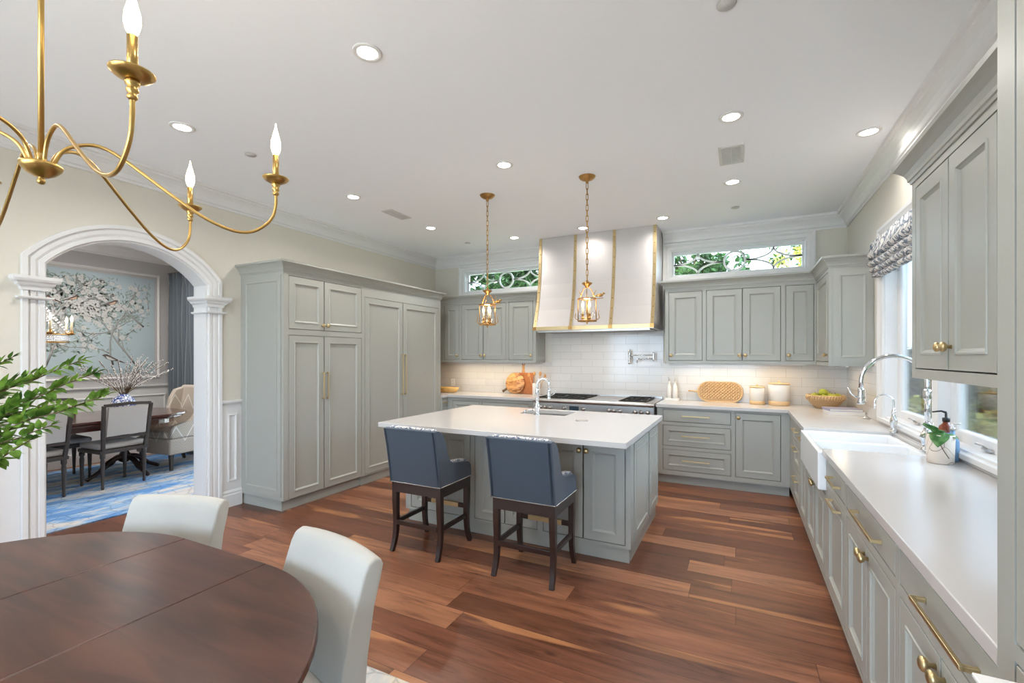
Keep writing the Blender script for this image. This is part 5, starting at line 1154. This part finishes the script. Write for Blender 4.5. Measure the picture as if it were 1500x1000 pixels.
def make_louis(label):
    t = thing('dining_chair', label, 'chair', (0, 0, 0), 0, 'square-backed chairs in the dining room')
    w = .235
    for sx in (-1, 1):
        MB().lathe([(.012, 0), (.016, .02), (.013, .035), (.022, .30), (.017, .33), (.026, .345), (.026, .38), (0, .385)], (sx*(w-.03), .20, 0), 12).build('leg', 'charwood', t)
        MB().lathe([(.012, 0), (.016, .02), (.013, .035), (.021, .30), (.017, .33), (.024, .345), (.024, .40), (0, .405)], (sx*(w-.035), -.19, 0), 12).build('leg', 'charwood', t)
    MB().box(-w, w, -.215, .225, .385, .425).build('seat_rail', 'charwood', t, bevel=.008)
    MB().box(-w+.008, w-.008, -.18, .222, .4255, .49).build('seat_cushion', 'linen2', t, bevel=.028, segs=4)
    b0, sl = -.20, .14
    def P(x, z, o=0): return (x, b0-sl*(z-.40)+o, z)
    for sx in (-1, 1): MB().tube([P(sx*(w-.035), .40), P(sx*(w-.020), .60), P(sx*(w-.008), .915)], .023, 4, up=(0, 1, 0)).build('back_post', 'charwood', t, bevel=.004)
    MB().tube([P(-w+.012, .915), P(0, .928), P(w-.012, .915)], .023, 4, up=(0, 1, 0)).build('top_rail', 'charwood', t, bevel=.004)
    MB().tube([P(-w+.03, .555), P(w-.03, .555)], .020, 4, up=(0, 1, 0)).build('lower_rail', 'charwood', t, bevel=.004)
    V = [P(sx*(w-.045), z, o) for o in (-.018, .018) for sx, z in ((-1, .575), (1, .575), (1, .893), (-1, .893))]
    MB().add(V, [(0, 1, 2, 3), (7, 6, 5, 4), (0, 4, 5, 1), (1, 5, 6, 2), (2, 6, 7, 3), (3, 7, 4, 0)]).build('back_panel', 'linen2', t, bevel=.006)
    return t
c = make_louis('square-backed dining chair in full view, its back toward the archway'); c.location = (-6.40, 2.63, .0125); c.rotation_euler = (0, 0, R(90+4))
dup(c, (-6.42, 1.93, .0125), R(90+4), 'square-backed dining chair half hidden behind the left pilaster')
dup(c, (-7.17, 2.42, .0125), R(-90), 'square-backed dining chair on the far side of the dining table')
dup(c, (-7.17, 1.70, .0125), R(-90), 'square-backed dining chair on the far side, hidden by the left pilaster')
# wing chair
t = thing('wing_chair', 'beige diamond-patterned wing chair at the head of the dining table', 'chair', (-6.78, 3.47, .0125), R(180+6))
w = .33
for sx in (-1, 1):
    for y, ty in ((-.24, -.30), (.25, .26)): MB().tube([(sx*(w-.05), y, .22), (sx*(w-.03), ty, 0)], [.032, .020], 4, up=(0, 1, 0)).build('leg', 'charwood', t)
MB().box(-w, w, -.28, .30, .20, .40).build('seat_base', 'chev', t, bevel=.02, segs=3)
MB().box(-w+.075, w-.075, -.18, .31, .401, .50).build('seat_cushion', 'chev', t, bevel=.03, segs=4)
MB().prism([(-.31, .39), (-.19, .39), (-.22, .75), (-.27, 1.03), (-.31, 1.05), (-.38, 1.03), (-.36, .75)], -w, w, 'yz').build('backrest', 'chev', t, bevel=.025, segs=4)
for sx in (-1, 1):
    a, c_ = sorted((sx*(w+.005), sx*(w-.072))); MB().prism([(-.27, .401), (.28, .401), (.28, .52), (.25, .56), (.18, .58), (.02, .62), (-.06, .72), (-.10, .88), (-.16, .99), (-.27, 1.02)], a, c_, 'yz').build('arm_wing', 'chev', t, bevel=.02, segs=4)
# ginger jar and branches
GJ = (-6.83, 2.90, .7635)
t = thing('ginger_jar', 'round blue and white porcelain jar on the dining table', 'jar', GJ)
MB().lathe([(.06, 0), (.065, .01), (.11, .06), (.125, .11), (.11, .17), (.07, .205), (.055, .215), (.055, .235), (.048, .235), (.048, .21), (0, .20)], (0, 0, 0), 36).build('jar', 'ginger', t)
for i in range(30):
    a = random.uniform(0, 2*PI); sp = random.uniform(.15, .62); h = random.uniform(.30, .52)-.25*(sp-.3)
    tip = Vector((sp*math.cos(a)*.7, sp*math.sin(a), .22+h)); base = Vector((.02*math.cos(a), .02*math.sin(a), .205))
    pts = [base]+bez([Vector((.03*math.cos(a), .03*math.sin(a), .235)), Vector((tip.x*.35, tip.y*.35, .22+h*.5)), tip], 9)
    br = thing('pussy_willow_branch', 'thin pussy willow branch with pale catkins in the blue and white jar', 'branch', GJ, 0, 'pussy willow branches in the jar')
    MB().tube(pts, .0032, 5).build('stem', 'bark', br)
    b = MB()
    for k in range(26):
        f = .38+.62*k/25; q = f*(len(pts)-1); j = min(int(q), len(pts)-2); p = pts[j].lerp(pts[j+1], q-j)
        p = p+Vector((random.uniform(-.009, .009), random.uniform(-.009, .009), random.uniform(-.004, .008))); b.sphere(p, .0058, 6, 4, (1, 1, 1.5))
    b.build('catkins', 'bud', br)
# mural with painted branches, blossoms and birds (surface of the panel)
t = thing('wall_mural', 'pale blue framed wall panel painted with blossom branches and birds', 'mural', (DX, 0, 0))
M['mural'] = simple('pale_blue_paper', (176, 192, 198), .8, noise=.03, scale=3)
M['mbranch'] = simple('grey_brown_ink', (160, 160, 158), .8); M['mflower'] = simple('cream_blossom_paint', (200, 200, 198), .8, noise=.08, scale=60)
M['mleaf'] = simple('sage_paint', (150, 166, 158), .8, noise=.1); M['mbird'] = simple('bird_umber_paint', (96, 84, 80), .8); M['mbird2'] = simple('bird_breast_paint', (208, 176, 150), .8)
M['mground'] = simple('ground_wash_paint', (158, 174, 178), .85, noise=.08, scale=8)
MB().box(0, .006, .44, 3.76, 1.21, 2.62).build('panel', 'mural', t)
rnd = random.Random(3)
br = MB(); fl = MB(); lf = MB()
def ribbon(b, pts, w, x):
    b.tube([(x, p[0], p[1]) for p in pts], [w*(1-.8*i/len(pts)) for i in range(len(pts))], 6, flat=.0+.25, up=(1, 0, 0))
def blossom(y, z, r):
    for k in range(6):
        a = 2*PI*k/6+rnd.random(); fl.prism([(y+math.cos(a)*r*.55+r*.42*math.cos(2*PI*j/7), z+math.sin(a)*r*.55+r*.42*math.sin(2*PI*j/7)) for j in range(7)], .0075+.0002*k, .0085+.0002*k, 'yz')
def tree(y0, z0, ang, ln, w, dep):
    pts = [(y0, z0)]; a = ang
    for k in range(7):
        a += rnd.uniform(-.28, .28); pts.append((pts[-1][0]+math.cos(a)*ln/7, pts[-1][1]+math.sin(a)*ln/7))
    pts = [p for p in pts if .5 < p[0] < 3.70 and 1.25 < p[1] < 2.56]
    if len(pts) < 3: return
    ribbon(br, pts, w, .0075)
    for p in pts[1:]:
        if rnd.random() < .26: 
            q = (p[0]+rnd.uniform(-.07, .07), p[1]+rnd.uniform(-.07, .07))
            if .52 < q[0] < 3.68 and 1.3 < q[1] < 2.54: blossom(q[0], q[1], rnd.uniform(.022, .042))
        for _ in range(3):
            c0 = (p[0]+rnd.uniform(-.08, .08), p[1]+rnd.uniform(-.08, .08)); aa_ = rnd.uniform(0, 6.3); l_ = rnd.uniform(.018, .032); cc, ss = math.cos(aa_), math.sin(aa_)
            if .5 < c0[0] < 3.70 and 1.25 < c0[1] < 2.57: lf.prism([(c0[0]-cc*l_, c0[1]-ss*l_), (c0[0]-ss*l_*.3, c0[1]+cc*l_*.3), (c0[0]+cc*l_, c0[1]+ss*l_), (c0[0]+ss*l_*.3, c0[1]-cc*l_*.3)], .007, .0078, 'yz')
        if dep > 0 and rnd.random() < .7: tree(p[0], p[1], ang+rnd.choice((-1, 1))*rnd.uniform(.4, 1.1), ln*.55, w*.6, dep-1)
for (y, z, a, l_) in ((3.52, 1.34, 2.3, 1.3), (3.25, 1.34, 1.75, 1.15), (2.55, 1.34, 1.3, 1.25), (2.2, 1.34, 1.9, 1.2), (1.5, 1.34, 1.4, 1.2), (.9, 1.34, 1.7, 1.2), (3.62, 1.9, 2.6, .7), (2.5, 1.8, .9, .8)): tree(y, z, a, l_, .014, 2)
g_ = MB(); g_.prism([(.46, 1.22), (3.74, 1.22), (3.74, 1.36)]+[(3.74-.2*k, 1.30+.035*math.sin(k*1.9)) for k in range(1, 16)]+[(.46, 1.3)], .0062, .0066, 'yz')
g_.build('ground_wash', 'mground', t); br.build('painted_branches', 'mbranch', t); fl.build('painted_blossoms', 'mflower', t); lf.build('painted_leaves', 'mleaf', t)
for (y, z, s_, fl_, m2) in ((3.22, 2.22, .13, 1, 'mbird2'), (2.62, 2.21, .12, -1, 'mbird2'), (2.80, 2.24, .12, 1, 'mbird2'), (3.25, 1.44, .17, -1, 'mflower')):
    P = lambda a, c_: (y+fl_*s_*a, z+s_*c_)
    o = MB().prism([P(-.9, -.45), P(-.3, -.12), P(.1, .12), P(.42, .32), P(.6, .3), P(.74, .2), P(.58, .12), P(.4, -.1), P(.05, -.22), P(-.35, -.28)], .0095, .0105, 'yz').build('painted_bird', 'mbird', t)
    MB().prism([P(.5, .14), P(.38, -.1), P(.05, -.2), P(-.2, -.18), P(.1, -.02), P(.35, .12)], .0106, .011, 'yz').build('painted_breast', m2, o)
# curtain
t = thing('window_curtain', 'floor-length slate blue velvet curtain in the dining room corner', 'curtain', (0, 0, 0))
V = []; F = []; n = 90
for i in range(n+1):
    x = -7.88+1.0*i/n; y = DY-.12+.035*math.sin(i*.62)+.012*math.sin(i*1.7)
    for z in (.02, .6, 1.2, 1.9, 2.5, 2.62, 2.72): V.append((x+.012*math.sin(z*3+i*.3), y+(.02*math.sin(i*.9) if z > 2.5 else 0)+.01*math.sin(z*2.2+i*.2), z))
for i in range(n):
    for k in range(6): F.append((i*7+k, i*7+k+1, (i+1)*7+k+1, (i+1)*7+k))
b = MB(); b.add(V, F, True); o = b.build('curtain_panel', 'curtain', t); o.modifiers.new('solid', 'SOLIDIFY').thickness = .006
MB().tube([(-7.92, DY-.11, 2.735), (-5.5, DY-.11, 2.735)], .012, 10).build('curtain_rod', 'charwood', t)
# dining chandelier
DCX, DCY = -6.80, 2.03
t = thing('crystal_chandelier', 'crystal bead candle chandelier over the dining table', 'chandelier', (DCX, DCY, 0))
Rr = .33
MB().tube([(Rr*math.cos(2*PI*k/48), Rr*math.sin(2*PI*k/48), 1.70) for k in range(48)], .010, 8, closed=True).tube([(Rr*math.cos(2*PI*k/48), Rr*math.sin(2*PI*k/48), 1.62) for k in range(48)], .005, 8, closed=True).build('hoop', 'antique', t)
b = MB()
for z in (1.685, 1.66, 1.64): 
    for k in range(90): a = 2*PI*k/90; b.sphere((Rr*math.cos(a), Rr*math.sin(a), z), .0095, 6, 4)
for k in range(12):
    a = 2*PI*k/12
    for j in range(24):
        f = j/23; r = Rr*(1-f)**1.4*.97+.03; b.sphere((r*math.cos(a), r*math.sin(a), 1.71+.58*f), .010, 6, 4)
b.build('crystal_beads', 'bead', t)
MB().tube([(0, 0, 2.28), (0, 0, ZC-.02)], .006, 8).lathe([(.03, 2.25), (.045, 2.28), (.02, 2.31)], (0, 0, 0), 16).lathe([(.01, ZC-.04), (.06, ZC-.015), (.06, ZC), (0, ZC)], (0, 0, 0), 20).build('stem', 'antique', t)
for k in range(8):
    a = R(12+45*k); c_, s_ = (Rr+.03)*math.cos(a), (Rr+.03)*math.sin(a)
    h = MB().lathe([(.004, 1.695), (.03, 1.71), (.032, 1.718), (.012, 1.722), (.013, 1.745), (0, 1.745)], (c_, s_, 0), 14).tube([(Rr*math.cos(a), Rr*math.sin(a), 1.70), (c_, s_, 1.70)], .005, 6).build('candle_arm', 'antique', t)
    MB().lathe([(.010, 1.745), (.010, 1.845), (0, 1.845)], (c_, s_, 0), 12).build('candle_sleeve', 'cream', h)
    MB().lathe([(.005, 1.845), (.012, 1.86), (.012, 1.875), (.005, 1.90), (0, 1.915)], (c_, s_, 0), 12).build('bulb', 'flame', h)
l = bpy.data.lights.new('crystal_lamp', 'POINT'); l.energy = 12; l.color = (1, .92, .82); l.shadow_soft_size = .2
o = bpy.data.objects.new('crystal_lamp', l); COL.objects.link(o); o.parent = t; o.location = (0, 0, 1.95)
downlight(-6.86, 2.98, 'recessed downlight in the dining room ceiling seen through the arch', None, 11)
downlight(-6.86, .9, 'recessed downlight in the dining room ceiling, hidden by the wall', None, 11)
downlight(-5.5, 3.0, 'recessed downlight in the dining room ceiling near the archway, out of view', None, 11)
vent(-6.9, 2.65, .14, .33, 'slim air vent in the dining room ceiling seen through the arch', 16)

# ================================================================ garden
o = MB().box(-30, 30, YB+.3, 40, -.3, -.22).box(XR+.3, 30, -20, YB+.3, -.3, -.22).box(-30, XR+.3, -20, YF-.3, -.3, -.22).build('lawn', 'grass'); tag(o, kind='structure')
o = MB().box(-9, 9, -14, YF-.3, -.219, -.15).box(-12, XL-.3, DY+.25, 13, -.219, -.15).build('bounce_patio', 'bounce_patio'); tag(o, kind='structure')  # unseen pale paving, added to bounce daylight up onto the ceiling
def crown(name, label, cat, loc, rad, n, ls, m_, trunk=0, group=None, seed=1, hol=0):
    rn = random.Random(seed); t = thing(name, label, cat, loc, 0, group); b = MB()
    cl = [(Vector((max(-.8, min(.8, rn.gauss(0, .45)))*rad[0], max(-.8, min(.8, rn.gauss(0, .45)))*rad[1], rn.uniform(-.75, .85)*rad[2])), rn.uniform(.18, .34)*min(rad)) for _ in range(30)]
    for _ in range(n):
        c_, r_ = rn.choice(cl); d = Vector((rn.gauss(0, 1), rn.gauss(0, 1), rn.gauss(0, 1))).normalized(); p = c_+d*r_*rn.random()**.4
        leaf_mesh(b, p, Vector((rn.uniform(-1, 1), rn.uniform(-1, 1), rn.uniform(-.8, .6))), (rn.uniform(-1, 1), rn.uniform(-1, 1), 1), ls*rn.uniform(.7, 1.3), ls*.5, .2, 2, .1)
    b.build('foliage', m_, t)
    s = MB().tube([(0, 0, -rad[2]-trunk), (.02, 0, -rad[2]*.5), (0, .03, 0)], [.05+.03*min(trunk, 3), .05, .02], 8)
    for c_, r_ in cl[:9]: s.tube([Vector((0, 0, -rad[2]*.6)), c_*.6, c_], [.03, .02, .008], 5)
    s.build('trunk', 'bark', t); return t
G_ = 'garden trees and shrubs'
crown('garden_tree', 'dark leafy tree beyond the left part of the right transom window', 'tree', (-1.0, 10.5, 3.35), (.75, .7, 1.0), 2600, .16, 'treeleaf', 2.5, None, 2)
crown('garden_tree', 'small dark tree behind the ring of the right transom window', 'tree', (-.42, 10.8, 2.95), (.6, .6, .75), 1700, .15, 'treeleaf', 2.4, None, 3)
crown('garden_tree', 'tree at the right end of the right transom window', 'tree', (1.05, 9.6, 3.45), (.55, .5, .65), 1100, .12, 'treeleaf', 3, None, 4)
crown('garden_tree', 'yellow flowering tree at the lower right of the right transom window', 'tree', (.95, 9.0, 2.75), (.7, .5, .55), 1900, .10, 'yellowleaf', 2.4, None, 5)
for i, (x, y, z) in enumerate(((-6.25, 9.3, 3.4), (-5.0, 9.6, 3.4), (-3.75, 9.3, 3.4))):
    crown('garden_tree', ['leafy green tree outside the left end of the left transom window', 'green tree behind the ring of the left transom window', 'green tree behind the left transom window, next to the hood'][i], 'tree', (x, y, z), (.72, .6, 1.0), 9000, .19, 'treeleaf', 2.3, None, 10+i)
o = MB()
for k in range(60): o.box(3.75, 3.80, -1.0+.16*k, -1.0+.16*k+.15, -.22, 2.1)
o.box(3.80, 3.86, -1.0, 8.6, .2, .3).box(3.80, 3.86, -1.0, 8.6, 1.7, 1.8)
tag(o.build('garden_fence', 'fence'), 'dark wooden board fence beyond the sink window', 'fence')
for i, y in enumerate((5.4, 6.8, 8.2, 9.6, 11.0)):
    crown('hedge_shrub', ['dark hedge shrub beyond the sink window, nearest one', 'dark hedge shrub beyond the sink window, second from the near end', 'dark hedge shrub beyond the sink window, third from the near end', 'dark hedge shrub beyond the sink window, fourth from the near end', 'dark hedge shrub beyond the sink window, farthest one'][i], 'shrub', (2.75, y, .85), (.45, .75, 1.05), 4200, .13, 'darkleaf', .02, None, 20+i)
for i, (x, y) in enumerate(((1.72, 4.55), (1.80, 5.15), (1.85, 5.95), (1.95, 6.9))):
    crown('garden_shrub', ['yellow-green shrub outside the near casement of the sink window', 'yellow-green shrub outside the middle of the sink window', 'yellow-green shrub behind the tall sink tap', 'yellow-green shrub outside the far end of the sink window'][i], 'shrub', (x, y, .55), (.24, .28, .52), 700, .085, 'yellowleaf', .25, None, 30+i)
